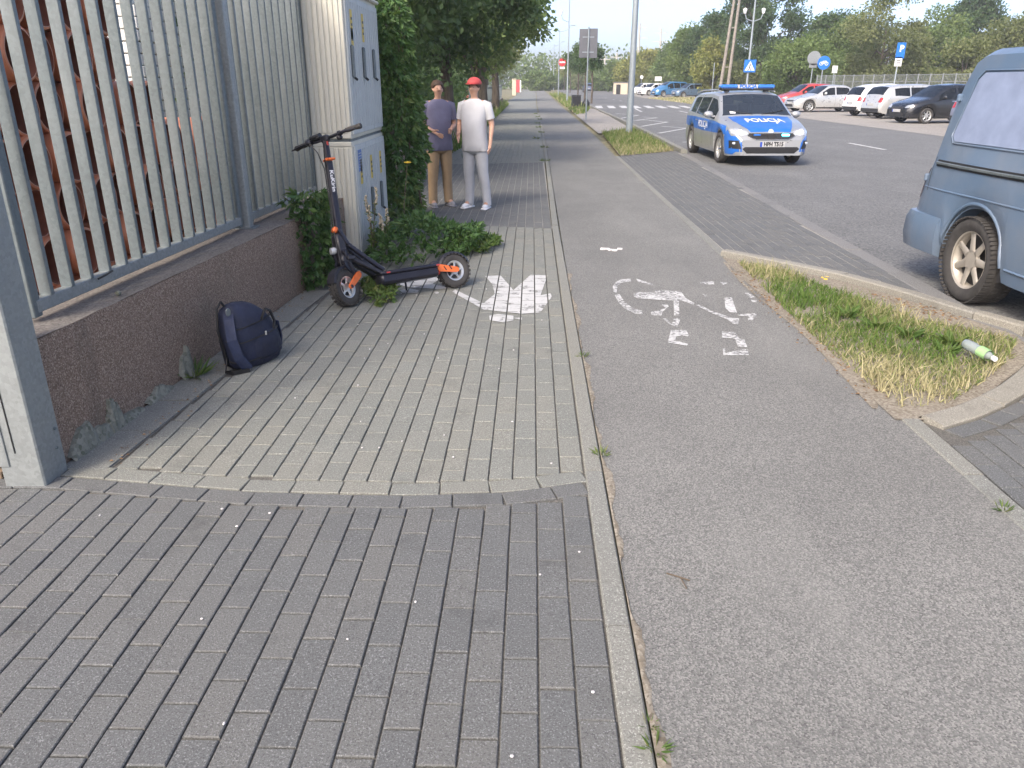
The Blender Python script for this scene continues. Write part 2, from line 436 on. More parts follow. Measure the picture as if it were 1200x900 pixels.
YB = [(-3.4, 2.80), (-1.92, 2.80), (-1.09, 2.69), (-.47, 2.68), (-.06, 2.72), (.24, 2.81)]
yb = lambda x: interp(YB, x)
YB2 = [(-2.2, 9.1), (-1.13, 9.0), (-.4, 8.85), (.24, 8.72)]; yb2 = lambda x: interp(YB2, x)
YB3 = [(-2.2, 15.9), (-.75, 16.2), (.3, 16.5)]; yb3 = lambda x: interp(YB3, x)
XK = .232                                                 # left face of the edging strip
def soldier(field, f, x0, x1, dy, l=.2):
    x = x0
    while x < x1 - .03:
        xe = min(x + l, x1); a = math.atan2(f(xe) - f(x), xe - x)
        field.add((x + xe) / 2, f((x + xe) / 2) + dy, .0985, math.hypot(xe - x, f(xe) - f(x)), a - math.pi / 2); x = xe
pav_a = sheet('driveway_paving', [(-3.6, -1.2), (XK, -1.2)] + [(x, y) for x, y in YB[::-1]] + [(-3.6, 2.8)], -.009, M['sand'])
FA = Field(pav_a, 'brick_dark')
soldier(FA, yb, -2.3, XK, -.052)
for i in range(37):
    x = XK - .05 - .1 * i; FA.column(x, -1.15, (yb(x) - .104 if x > -2.3 else 2.8), off=.13 + (.1 if i % 2 else 0) + .012 * i)
FA.done(300, in_view)
pav_b = sheet('footpath_paving', [(-1.99, 2.8)] + YB[1:] + [(XK, 8.72)] + YB2[::-1][1:] + [(-1.8, 5.6)], -.0095, M['sand'])
FB = Field(pav_b, 'brick_light')
soldier(FB, yb, -1.96, XK, .052)
for i in range(22):
    x = XK - .05 - .1 * i; FB.column(x, yb(x) + .104, yb2(x), off=.03 + (.1 if i % 2 else 0) - .008 * i, left=lambda y: XW(min(y, 7.2)) + .225)
LB = FB.done(300, in_view)
pav_c = sheet('crossing_paving', YB2 + [(XK, 9), (XK + .03, 16.5)] + YB3[::-1], -.004, M['sand_light'])
FC = Field(pav_c, 'brick_dark')
for i in range(21):
    x = XK - .05 - .1 * i; FC.column(x, yb2(x) + .004, yb3(x), off=(.1 if i % 2 else 0) + .006 * i)
FC.done(60)
pav_d = sheet('far_footpath_paving', YB3 + [(XK + .07, 25), (XK + .07, 60), (.75, 200), (-2.2, 200), (-2.1, 60)], -.0095, M['brick_light'])
FD = Field(pav_d, 'brick_light')
for i in range(21):
    x = XK - .02 - .1 * i; FD.column(x, yb3(x) + .004, 44, off=(.1 if i % 2 else 0))
FD.done(0)
# slabs laid along the foot of the low wall
wall_edging = sheet('wall_edging', [(XW(2.84), 2.84), (XW(2.84) + .215, 2.84), (XW(7.1) + .215, 7.1), (XW(7.1), 7.1)], -.006, M['sand'])
y = 2.86; k = 0
while y < 7.0:
    l = random.uniform(.30, .42); b = MB()
    a0, a1 = y + .004, min(y + l, 7.05) - .004
    b.prism([(XW(a0) + .006, a0), (XW(a0) + .205, a0), (XW(a1) + .205, a1), (XW(a1) + .006, a1)], -.05, random.uniform(.0005, .005))
    b.build('edging_slab', M['kerb'], wall_edging); y += l

# ---- kerbs: lines of separate stones
def stones(name, path, prof, l, mat, label=None, stone='kerb_stone', gap=.005):
    """cuts a path into stones of length l, each its own part"""
    P = [Vector(p).to_3d() for p in path]; root = bpy.data.objects.new(name, None); COL.objects.link(root); root['kind'] = 'structure'
    seg = [0]
    for a, b in zip(P, P[1:]): seg.append(seg[-1] + (b - a).length)
    at = lambda s_: Vector([float(np.interp(s_, seg, [p[i] for p in P])) for i in range(3)])
    s_ = 0
    while s_ < seg[-1] - .02:
        e = min(s_ + l, seg[-1]); n = max(2, int((e - s_) / .25) + 1); b = MB()
        dz = random.uniform(-.003, .003)
        b.sweep([(u, z + (dz if z > -.02 else 0)) for u, z in prof], [at(lerp(s_ + gap / 2, e - gap / 2, i / (n - 1))) for i in range(n)])
        b.build(stone, mat, root, fix=True); s_ = e
    return root
flat = lambda w, top=.003: [(0, -.08), (0, top - .006), (.006, top), (w - .006, top), (w, top - .006), (w, -.08)]
stones('path_edging', [(XK + .004, -1.1), (XK + .006, 9), (XK + .05, 16), (XK + .085, 30), (XK + .06, 45)], flat(.075, .006), 1.0, M['kerb'])
stones('cycle_path_edging', [(xc(y), y) for y in (-1.1, 2, 3.47)], flat(.09, .006), 1.0, M['kerb'])
stones('driveway_edging', [(xc(y), y) for y in (7.25, 9, 12, 15, 17.9)], flat(.085, .004), 1.0, M['kerb'])
KA = [(1.84, 7.32), (2.25, 6.85), (2.62, 6.36), (2.85, 5.9), (2.99, 5.52), (3.12, 5.2), (3.27, 4.9)]
KB = [(1.92, 3.46), (2.15, 3.585), (2.45, 3.80), (2.83, 4.17), (3.1, 4.48), (3.3, 4.8)]
raised = [(-.055, -.08), (-.055, .042), (-.04, .052), (.04, .052), (.055, .042), (.055, -.08)]
stones('island_kerb', KA, raised, .62, M['kerb_warm'])
stones('island_edging', KB, [(-.02, -.08), (-.02, .02), (-.01, .026), (.09, .014), (.1, .006), (.1, -.08)], .5, M['kerb_warm'])
stones('road_edging', [(xr(y) - .07, y) for y in (4.6, 6.2, 8.94, 12, 15.5, 18.6)], flat(.16, .002), 1.0, M['kerb_dim'])
stones('road_kerb', [(xr(y), y) for y in (18.9, 22, 29.5, 40, 56, 80)], [(0, -.08), (0, .07), (.02, .08), (.12, .08), (.14, .06), (.15, -.08)], 1.0, M['kerb'])
xk = lambda x: interp([(p[0], p[1]) for p in KA], x)
pav_e = sheet('vehicle_crossing_paving', [(xc(7.3) + .085, 7.3)] + KA[1:] + [(3.3, 5.0), (xr(6), 6), (xr(9), 9), (xr(18.6), 18.6), (3.4, 19.3), (1.95, 17.9)], -.0035, M['sand_light'])
FE = Field(pav_e, 'brick_dark')
for i in range(17):
    x = xc(9) + .09 + .05 + .1 * i
    yend = 17.95 + max(0, x - 1.95) * .95
    ya = xk(x) + .06 if x < 3.2 else 5.1
    if x > xr(6) - .05:
        ys_ = [y_ for y_ in np.arange(5, 20, .2) if xr(y_) > x + .05]
        if not ys_: continue
        ya = max(ya, min(ys_))
    FE.column(x, max(ya, 5.0), yend, off=(.1 if i % 2 else 0) + .01 * i)
FE.done(300)
kb = lambda x: interp(KB, x)
pav_f = sheet('side_driveway_paving', [(1.915, -1.2)] + KB + [(3.6, 5.1), (3.6, -1.2)], -.0095, M['sand'])
FF = Field(pav_f, 'brick_dark')
for i in range(len(KB) - 1):                               # ring of blocks along the curved edging
    a, b = Vector(KB[i]), Vector(KB[i + 1]); d = b - a; n_ = max(1, round(d.length / .2)); nrm = Vector((d.y, -d.x)).normalized()
    for k in range(n_):
        p = a + d * ((k + .5) / n_) + nrm * .155; FF.add(p.x, p.y, .0985, d.length / n_, math.atan2(d.y, d.x) - math.pi / 2)
for i in range(16):
    x = 1.965 + .1 * i; FF.column(x, -1.1, kb(x) - .29, off=(.1 if i % 2 else 0))
FF.done(300, in_view)
PAVED_STRIP = [(xc(26) + .2, 26.2), (3.55, 28.9), (xr(40) - .02, 40), (xr(52) - .02, 52), (xc(52) + .3, 52), (xc(40) + .2, 40)]
sheet('kerbside_paving', PAVED_STRIP, .0, M['lot'])

# ---- painted markings
def zpoly(pts, box, sc):                                   # points read in an enlarged view -> ground
    return [gpt(box[0] + x / sc, box[1] + y / sc) for x, y in pts]
BK = (640, 280); bike = [
 [(315,250),(312,225),(325,205),(350,192),(395,188),(398,203),(355,207),(335,220),(330,255)],
 [(422,188),(500,213),(503,222),(432,205)],
 [(320,265),(345,262),(365,295),(400,322),(450,340),(452,356),(415,352),(370,330),(340,300)],
 [(410,258),(430,252),(510,252),(510,243),(630,247),(655,280),(695,303),(690,312),(640,292),(560,290),(430,280),(412,272)],
 [(597,290),(622,290),(625,360),(600,362)],
 [(490,343),(530,338),(560,325),(540,310),(568,310),(575,318),(545,345),(540,362),(495,360)],
 [(547,376),(560,374),(590,400),(600,374),(632,374),(615,415),(580,403)],
 [(585,430),(630,428),(655,428),(672,458),(660,460),(635,455),(610,460),(605,478),(665,495),(660,503),(570,488)],
 [(722,205),(785,200),(788,215),(725,217)], [(813,203),(853,208),(830,217)], [(930,255),(950,255),(978,275),(955,278)],
 [(960,288),(988,290),(985,300),(965,298)], [(732,260),(755,265),(745,272)], [(835,278),(870,275),(895,350),(860,345),(840,325)],
 [(700,312),(715,310),(790,345),(810,350),(870,372),(905,375),(900,403),(875,400),(850,380),(780,352)],
 [(895,357),(975,350),(990,360),(965,385),(945,385),(950,365),(905,362)],
 [(823,437),(885,440),(905,470),(930,475),(943,510),(900,510),(885,470),(825,465)],
 [(828,515),(838,515),(842,538),(895,525),(945,518),(950,548),(830,548)]]
bkm = thing('bicycle_marking', 'worn white bicycle symbol painted on the asphalt cycle path', 'marking')
for p in bike:
    b = MB(); b.poly([(x, y, .004) for x, y in zpoly(p, BK, 4)])
    b.f = [f if ((Vector(b.v[f[1]]) - Vector(b.v[f[0]])).cross(Vector(b.v[f[2]]) - Vector(b.v[f[0]]))).z > 0 else f[::-1] for f in b.f]
    b.build('paint_stroke', M['marking'], bkm)
def clip(poly, x0, x1, y0, y1):
    for ax, lim, sg in ((0, x0, 1), (0, x1, -1), (1, y0, 1), (1, y1, -1)):
        out = []; n = len(poly)
        for i in range(n):
            a, c = poly[i], poly[(i + 1) % n]; ia, ic = sg * (a[ax] - lim) >= 0, sg * (c[ax] - lim) >= 0
            if ia: out.append(a)
            if ia != ic:
                t = (lim - a[ax]) / (c[ax] - a[ax]); out.append((lerp(a[0], c[0], t), lerp(a[1], c[1], t)))
        poly = out
        if len(poly) < 3: return None
    return poly
PD = (300, 100); walker = [
 [(805,672),(860,670),(905,722),(840,735),(830,700)], [(965,668),(1025,670),(1000,740),(925,745),(905,722)],
 [(840,735),(905,722),(925,745),(1000,740),(1000,800),(935,805),(800,790),(800,768)], [(1000,740),(1035,733),(1040,745),(1000,800)],
 [(690,728),(700,720),(800,768),(800,790)], [(820,812),(850,806),(905,812),(905,828),(870,835),(822,828)], [(905,820),(935,818),(935,826)]]
child = [[(495,690),(600,673),(650,680),(620,700),(560,715),(510,705)], [(560,712),(620,700),(690,715),(640,718)], [(505,722),(540,716),(572,722),(568,731),(515,731)], [(625,728),(640,726),(643,733),(630,735)]]
def painted_on_blocks(name, polys, label):
    root = thing(name, label, 'marking')
    for p in polys:
        b = MB(); q = zpoly(p, PD, 3)
        for cx, cy, wx, wy, r in LB:
            c = clip(q, cx - wx / 2 + .005, cx + wx / 2 - .005, cy - wy / 2 + .005, cy + wy / 2 - .005)
            if c: b.poly([(x, y, .0045) for x, y in c])
        b.f = [f if ((Vector(b.v[f[1]]) - Vector(b.v[f[0]])).cross(Vector(b.v[f[2]]) - Vector(b.v[f[0]]))).z > 0 else f[::-1] for f in b.f]
        b.build('paint_patch', M['marking_fresh'], root)
painted_on_blocks('pedestrian_marking', walker, 'large white walking figure painted upside down on the light pavers')
painted_on_blocks('child_marking', child, 'small white figure painted on the pavers under the scooter deck')
def strip(name, pts, wdt, label, group, mat='marking_fresh', z=-.014):
    b = MB(); b.sweep([(-wdt / 2, z), (wdt / 2, z)], pts, closed_prof=False)
    b.f = [f if ((Vector(b.v[f[1]]) - Vector(b.v[f[0]])).cross(Vector(b.v[f[2]]) - Vector(b.v[f[0]]))).z > 0 else f[::-1] for f in b.f]
    return tag(b.build(name, M[mat]), label, 'marking', group)
for (y0, y1) in ((20.1, 22.4), (31.5, 33.5), (37.5, 39.5), (68, 70), (74, 76), (80, 82), (88, 90)):
    strip('lane_dash', [(8.75 - (y0 - 21) * .012, y0), (8.75 - (y1 - 21) * .012, y1)], .13, 'white lane dash painted along the middle of the road', 'lane dashes on the road')
for k in range(11):                                        # zebra crossing
    x = 4.5 + .85 * k; strip('zebra_bar', [(x - .1, 53.5 + .0 * k), (x + .25, 59.0)], .46, 'white bar of the zebra crossing on the road', 'zebra crossing bars')
# zigzag keep-clear lines by the crossing
zz = [[(744, 127), (752, 131)], [(722, 133), (748, 135), (725, 139)], [(752, 137), (770, 138), (745, 141)], [(752, 148), (782, 143), (760, 141), (742, 141)], [(772, 156), (806, 150), (775, 148)], [(800, 166.5), (822, 166)], [(785, 126), (795, 127)], [(796, 130), (806, 132)]]
for q in zz:
    strip('keep_clear_line', [gpt(x, y, -.014) for x, y in q], .14, 'thin white zigzag line painted on the road before the zebra crossing', 'zigzag lines on the road')
# ================================================================== vegetation helpers
def unit(a): return a / np.maximum(np.linalg.norm(a, axis=1, keepdims=True), 1e-9)
def leaf_quads(P, D, S, fold=.25, aspect=.55, up=None):
    """one folded diamond leaf at each P pointing along D with length S -> V, F"""
    n = len(P); D = unit(D); r = unit(np.cross(D, RNG.normal(size=(n, 3)))); nn = np.cross(r, D)
    S = np.broadcast_to(np.asarray(S, float).reshape(-1, 1), (n, 1))
    base = P; tip = P + D * S; mid = P + D * S * .45
    l = mid + r * S * aspect * .5 + nn * S * fold * .3; q = mid - r * S * aspect * .5 + nn * S * fold * .3
    V = np.stack([base, q, tip, l], 1).reshape(-1, 3); F = np.arange(4 * n).reshape(n, 4); return V, F
def palmate(P, D, S, k=5):
    """k leaflets fanned about each P"""
    n = len(P); D = unit(D); r = unit(np.cross(D, RNG.normal(size=(n, 3))))
    Vs = []; 
    for j in range(k):
        a = (j - (k - 1) / 2) * .62; d = D * math.cos(a) + r * math.sin(a) + RNG.normal(size=(n, 3)) * .08
        V, F = leaf_quads(P, d, S * (1 - .18 * abs(j - (k - 1) / 2)), .3, .42); Vs.append(V.reshape(n, 4, 3))
    V = np.concatenate(Vs, 1).reshape(-1, 3); return V, np.arange(len(V)).reshape(-1, 4)
def in_poly(x, y, P):
    c = np.zeros(len(x), bool); n = len(P); j = n - 1
    for i in range(n):
        xi, yi = P[i]; xj, yj = P[j]
        c ^= ((yi > y) != (yj > y)) & (x < (xj - xi) * (y - yi) / (yj - yi + 1e-12) + xi); j = i
    return c
def poly_points(P, n):
    xs = [p[0] for p in P]; ys_ = [p[1] for p in P]; out = []; 
    while sum(len(o) for o in out) < n:
        x = RNG.uniform(min(xs), max(xs), n); y = RNG.uniform(min(ys_), max(ys_), n); k = in_poly(x, y, P); out.append(np.stack([x[k], y[k]], 1))
    return np.concatenate(out)[:n]
def blob_noise(P, s, seed=0):
    """cheap smooth noise from summed sines, about -1..1"""
    r = np.random.default_rng(seed); v = 0
    for _ in range(6):
        d = r.normal(size=P.shape[1]); d /= np.linalg.norm(d); v = v + np.sin(P @ d * s * r.uniform(.6, 1.7) + r.uniform(0, 6.3))
    return v / 3.0
def grass(name, poly, n, h, z=.03, mats=None, wid=.005, dry=None, lean=.5, parent=None, thin=False):
    P = poly_points(poly, n)
    if thin: P = P[(blob_noise(P, 3.0, 21) + .8 * blob_noise(P, 11, 22) + RNG.normal(0, .35, n)) > -.95]; n = len(P)
    nb = blob_noise(P, 5.0, 3) * .6 + blob_noise(P, 16, 4) * .4
    hh = h * (RNG.uniform(.3, 1.0, n) + .7 * (RNG.uniform(0, 1, n) > .9)) * (1 + .4 * nb)
    base = np.column_stack([P, np.full(n, z)])
    a = RNG.uniform(0, 2 * np.pi, n); ln = RNG.uniform(.15, 1, n) * lean
    d = np.column_stack([np.cos(a) * ln, np.sin(a) * ln, np.ones(n)]); d = unit(d)
    b2 = RNG.uniform(0, 2 * np.pi, n); r = np.column_stack([np.cos(b2), np.sin(b2), np.zeros(n)]) * wid * .5
    mid = base + d * (hh * .55)[:, None]; d2 = unit(d + np.column_stack([np.cos(a), np.sin(a), -.5 * np.ones(n)]) * (.55 * ln / max(lean, .01))[:, None])
    tip = mid + d2 * (hh * .55)[:, None]
    V = np.stack([base - r, base + r, mid + r * .8, mid - r * .8, tip + r * .15, tip - r * .15], 1).reshape(-1, 3)
    k = np.arange(n)[:, None] * 6; F = np.concatenate([k + np.array([[0, 1, 2, 3]]), k + np.array([[3, 2, 4, 5]])])
    t = np.clip((dry(P, nb) if dry is not None else .4 + .3 * nb) + RNG.normal(0, .24, n), 0, 1)
    me = fast_mesh(name, V, F, mats, tint=np.concatenate([t, t])); o = link(name, me, parent); o['kind'] = 'stuff'; return o
M['grass'] = leaf_mat('grass_blades', [(.07, .135, .025), (.12, .19, .04), (.19, .21, .08), (.34, .31, .17), (.46, .41, .24)], .25, .7)
M['creeper'] = leaf_mat('creeper_leaves', [(.038, .085, .03), (.062, .13, .04), (.10, .175, .055), (.17, .22, .07)], .25, .45)
M['weed'] = leaf_mat('weed_leaves', [(.04, .085, .02), (.08, .14, .035), (.13, .17, .05), (.22, .19, .07)], .3, .6)
M['stem'] = plain('vine_stem', (.10, .075, .05), .8, bmp=.3)

# ---- grass islands
ISLAND = [(1.80, 7.2)] + [(x - .07, y - .05) for x, y in KA[1:-1]] + [(3.15, 4.85)] + [(x - .02, y + .03) for x, y in KB[::-1][1:]] + [(1.95, 3.46), (1.78, 3.46), (1.77, 4.4), (1.785, 5.2), (1.77, 6.2)]
b = MB(); b.poly([(x, y, .005) for x, y in ISLAND]); b.f = [f if ((Vector(b.v[f[1]]) - Vector(b.v[f[0]])).cross(Vector(b.v[f[2]]) - Vector(b.v[f[0]]))).z > 0 else f[::-1] for f in b.f]
struct(b.build('verge_soil', M['sandy']))
def island_dry(P, nb):
    x, y = P[:, 0], P[:, 1]
    g1 = np.exp(-(((x - 2.1) / .45) ** 2 + ((y - 5.6) / .9) ** 2)) + .8 * np.exp(-(((x - 2.5) / .4) ** 2 + ((y - 4.55) / .35) ** 2))
    return .80 - .78 * g1 + .2 * nb
LAWN = [(1.88, 6.95), (2.2, 6.55), (2.40, 6.0), (2.56, 5.5), (2.66, 5.15), (2.92, 4.92), (3.08, 4.72), (2.85, 4.36), (2.45, 3.94), (2.1, 3.64), (1.86, 3.6), (1.82, 4.4), (1.83, 5.4)]
tag(grass('verge_grass', LAWN, 11500, .066, .008, M['grass'], .0065, island_dry, 1.1, thin=True), 'half dry grass covering the verge island beside the blue van', 'grass')
FARV = [(1.98, 17.98), (2.5, 18.4), (3.4, 19.3), (3.52, 24), (3.55, 28.5), (2.25, 26.0)]
b = MB(); b.poly([(x, y, .006) for x, y in FARV]); b.f = [f if ((Vector(b.v[f[1]]) - Vector(b.v[f[0]])).cross(Vector(b.v[f[2]]) - Vector(b.v[f[0]]))).z > 0 else f[::-1] for f in b.f]
struct(b.build('far_verge_soil', M['sandy']))
tag(grass('far_verge_grass', FARV, 9000, .12, .006, M['grass'], .014, lambda P, nb: .32 + .25 * nb + .28 * (P[:, 1] < 20.5), .7), 'green grass on the small verge round the tall steel pole', 'grass')
tag(grass('roadside_grass', [(2.25, 42), (2.9, 44), (3.7, 52.5), (3.8, 75), (4.4, 120), (2.5, 120), (2.25, 60)], 7000, .22, .0, M['grass'], .05, lambda P, nb: .35 + .3 * nb, .6), 'rough grass strip with young trees between cycle path and road', 'grass')
tag(grass('wall_side_grass', [(-2.0, 17), (-1.75, 20), (-1.7, 30), (-1.75, 60), (-2.1, 60), (-2.1, 17)], 5000, .3, .0, M['grass'], .04, lambda P, nb: .2 + .25 * nb, .7), 'weedy grass edge along the far low wall by the footpath', 'grass')
tag(grass('lot_edge_grass', [(12.3, 60), (16, 64), (24, 80), (24, 90), (14, 91), (12.3, 88)], 6000, .15, -.016, M['grass'], .06, lambda P, nb: .75 + .2 * nb, .8), 'dry yellow grass patch in front of the far parked cars', 'grass')
_TUFT = None
def tuft(name, x, y, n, r, h, label, mat='weed', z=0.0, leafy=False, cat='weed', group=None):
    a = RNG.uniform(0, 2 * np.pi, n); q = r * np.sqrt(RNG.uniform(0, 1, n)) * .55
    P = np.column_stack([x + np.cos(a) * q, y + np.sin(a) * q, z + (RNG.uniform(0, h * .75, n) * (1 - (q / r) ** 2) if leafy else np.zeros(n))])
    D = np.column_stack([np.cos(a) * .8, np.sin(a) * .8, RNG.uniform(.1, 1.1, n)]) + RNG.normal(size=(n, 3)) * .25
    S = RNG.uniform(.5, 1.1, n) * (h if not leafy else .055)
    V, F = (palmate(P, D, S[:, None]) if leafy else leaf_quads(P, D, S, .1, .12))
    t = np.repeat(np.clip(RNG.normal(.45, .25, n), 0, 1), len(F) // n)
    o = link(name, fast_mesh(name, V, F, M[mat], tint=t)); return tag(o, label, cat, group)
wl_ = [(XK + .085, 4.35, 26, .035, .05, 'tiny weed sprouting from the path edging beside the worn bicycle symbol'), (XK + .09, 3.05, 34, .045, .05, 'small weed in the edging joint next to the pale paver band'),
       (XK + .085, 1.44, 30, .03, .05, 'weed growing by the edging at the dark driveway pavers'), (XK + .085, 1.52, 20, .025, .04, 'little weed tuft at the edging of the dark driveway'), (1.83, 2.62, 30, .04, .05, 'weed at the edging between cycle path and side driveway')]
for x, y, n, r, h, lb in wl_: tuft('weed', x, y, n, r, h, lb)
for k, (x, y) in enumerate(((2.42, 4.75), (2.62, 4.62), (2.2, 5.2), (2.5, 4.45), (2.3, 4.95))):
    n = 26; a = RNG.uniform(0, 2 * np.pi, n); P = np.column_stack([np.full(n, x) + .02 * np.cos(a), np.full(n, y) + .02 * np.sin(a), np.full(n, .02)]); V, F = leaf_quads(P, np.column_stack([np.cos(a), np.sin(a), RNG.uniform(.25, .9, n)]), RNG.uniform(.06, .12, n), .3, .3)
    tag(link('broadleaf_weed', fast_mesh('broadleaf_weed', V, F, M['weed'], tint=np.clip(RNG.normal(.4, .15, n), 0, 1))), 'rosette of broad leaves in the green part of the verge', 'weed', 'broadleaf weeds on the verge')
tuft('weed', XW(4.0) + .05, 3.98, 60, .06, .13, 'grassy weed at the foot of the low wall beside the backpack')
for k in range(9):
    tuft('joint_weed', XK - .02 + RNG.uniform(-.1, .13), 17 + 3.2 * k + RNG.uniform(-.5, .5), 60, .14, .09, 'weed row growing in the joints between far footpath and cycle path', group='weeds in the far path joints')

# ---- sand washed against the path edging
def sand_drift(name, f, y0, y1, w0, label, z=.0035):
    n = int((y1 - y0) / .035); b = MB(); V = []
    for i in range(n + 1):
        y = lerp(y0, y1, i / n); w_ = max(.002, w0 * (.55 + .45 * math.sin(y * 5.1) + .35 * math.sin(y * 13.7 + 1)) + random.uniform(-.006, .008)); V += [(f(y), y, z), (f(y) + w_ * .5, y + random.uniform(-.01, .01), z + .003), (f(y) + w_, y, z - .002)]
    b.add(V, [(i * 3 + j, i * 3 + j + 1, i * 3 + j + 4, i * 3 + j + 3) for i in range(n) for j in (0, 1)]); o = b.build(name, M['sandy'], None, smooth=60); tag(o, label, 'sand', kind='stuff')
sand_drift('sand_drift', lambda y: XK + .083, .9, 6.5, .028, 'thin pale sand washed along the edging of the cycle path')
sand_drift('verge_sand', lambda y: 1.775 - .05 * (.5 + .5 * math.sin(y * 2.3)), 3.6, 7.0, .07, 'sand and dust spilling from the verge onto the cycle path')
# ---- fallen leaves and small litter on the ground
def scatter(name, pts, size, mat, label):
    n = len(pts); P = np.column_stack([pts, np.full(n, .006)]); a = RNG.uniform(0, 6.3, n)
    D = np.column_stack([np.cos(a), np.sin(a), RNG.uniform(.0, .2, n)]); V, F = leaf_quads(P, D, size * RNG.uniform(.5, 1.3, n), .5, .6)
    V[:, 2] = np.maximum(V[:, 2], .004); o = link(name, fast_mesh(name, V, F, M[mat], tint=np.clip(RNG.normal(.5, .3, n), 0, 1))); tag(o, label, 'leaves', kind='stuff'); return o
M['dead'] = leaf_mat('dead_leaves', [(.12, .065, .035), (.22, .13, .07), (.33, .24, .14)], .1, .8)
e1 = np.column_stack([1.80 + RNG.normal(0, .05, 260), RNG.uniform(3.7, 6.6, 260)]); e2 = poly_points([(2.55, 6.0), (2.9, 5.6), (3.05, 5.2), (2.85, 5.15)], 160)
scatter('dry_leaves', np.concatenate([e1, e2]), .022, 'dead', 'dry brown leaves strewn along the edge of the verge island')
scatter('wall_foot_leaves', np.column_stack([XW(4.6) + .06 + np.abs(RNG.normal(0, .06, 150)), RNG.uniform(2.9, 6.2, 150)]), .016, 'dead', 'bits of dead leaf gathered along the foot of the low wall')

# ================================================================== low wall, fence, gate post
def wall_mat():
    m, t, b = new_mat('exposed_aggregate'); p = pos(t)
    v = N(t, 'ShaderNodeTexVoronoi'); v.inputs['Scale'].default_value = 190; t.links.new(p, v.inputs['Vector'])
    sp = N(t, 'ShaderNodeSeparateColor'); t.links.new(v.outputs['Color'], sp.inputs[0])
    c = ramp(t, sp.outputs[0], [(0, (.12, .078, .052)), (.3, (.215, .148, .105)), (.75, (.28, .20, .148)), (1, (.42, .33, .25))])
    c = mixc(t, ramp(t, noise(t, mapped(t, p, (2.5, 2.5, .5)), 1, 6, .65), [(.52, 0), (.66, .45)]), c, (.075, .062, .05))
    c = mixc(t, ramp(t, noise(t, p, 2, 4), [(.55, 0), (.8, .4)]), c, (.14, .135, .09))
    t.links.new(c, b.inputs['Base Color']); b.inputs['Roughness'].default_value = .88
    bump(t, b, v.outputs['Distance'], .8, .006); return m
M['wall'] = wall_mat()
M['wall_top'] = asphalt_mat('wall_top_concrete', (.165, .145, .13), (.24, .215, .19), (.075, .07, .06), 110, .6)
M['mortar'] = asphalt_mat('old_mortar', (.20, .20, .165), (.28, .27, .22), (.10, .105, .075), 60, .5)
def low_wall(name, y0, y1, f, h, label, thick=.42, cap=True):
    t = thing(name, label, 'wall')
    b = MB(); n = max(6, int((y1 - y0) / .12)); jj = 7
    V = []; 
    for i in range(n + 1):
        y = lerp(y0, y1, i / n)
        for j in range(jj):
            z = h * j / (jj - 1); V.append((f(y) + random.uniform(-.004, .004) - (.012 if j == jj - 1 else 0), y, z - (.06 if j == 0 else 0)))
    F = [(i * jj + j, (i + 1) * jj + j, (i + 1) * jj + j + 1, i * jj + j + 1) for i in range(n) for j in range(jj - 1)]
    b.add(V, F); b.add([(f(y0), y0, -.06), (f(y0) - thick, y0, -.06), (f(y0) - thick, y0, h - .006), (f(y0) - .012, y0, h)], [(3, 2, 1, 0)])
    b.add([(f(y1), y1, -.06), (f(y1) - thick, y1, -.06), (f(y1) - thick, y1, h - .006), (f(y1), y1, h)], [(0, 1, 2, 3)])
    b.add([(f(y0) - thick, y0, -.06), (f(y1) - thick, y1, -.06), (f(y1) - thick, y1, h), (f(y0) - thick, y0, h)], [(0, 3, 2, 1)][::1])
    b.build('wall_face', M['wall'], t, smooth=35)
    b = MB(); k = 5; V = []
    for i in range(n + 1):
        y = lerp(y0, y1, i / n)
        for j in range(k): V.append((f(y) - .014 - (thick - .02) * j / (k - 1), y, h + (.0 if j in (0,) else .006) + random.uniform(-.002, .003)))
    b.add(V, [(i * k + j, (i + 1) * k + j, (i + 1) * k + j + 1, i * k + j + 1)[::1] for i in range(n) for j in range(k - 1)])
    b.build('wall_top', M['wall_top'], t, smooth=40); return t
lw = low_wall('low_wall', 2.88, 7.08, XW, .555, 'brown exposed aggregate low wall carrying the steel fence')
random.seed(5)
for (ya, yc_, hh) in ((2.93, 3.22, .12), (3.22, 3.34, .17), (3.02, 3.5, .06), (3.9, 4.05, .22), (3.55, 3.8, .05)):
    b = MB(); n = 9; top = [(lerp(ya, yc_, i / n), hh * (math.sin(math.pi * (i + .3) / (n + .6))) * random.uniform(.5, 1) + .008) for i in range(n + 1)]
    V = [(XW(y) + .035 + .01 * random.random(), y, -.01) for y, z in top] + [(XW(y) + .014 + random.uniform(0, .006), y, z) for y, z in top] + [(XW(y) - .01, y, z + .004) for y, z in top]
    m_ = n + 1; b.add(V, [(k * m_ + i, k * m_ + i + 1, (k + 1) * m_ + i + 1, (k + 1) * m_ + i) for k in range(2) for i in range(n)])
    b.build('mortar_patch', M['mortar'], lw)
b = MB(); b.ball((XW(3.55) - .055, 3.6, .575), (.014, .017, .013), 7, 5); tag(b.build('pebble', M['mortar']), 'small pale pebble lying on top of the low wall', 'stone')

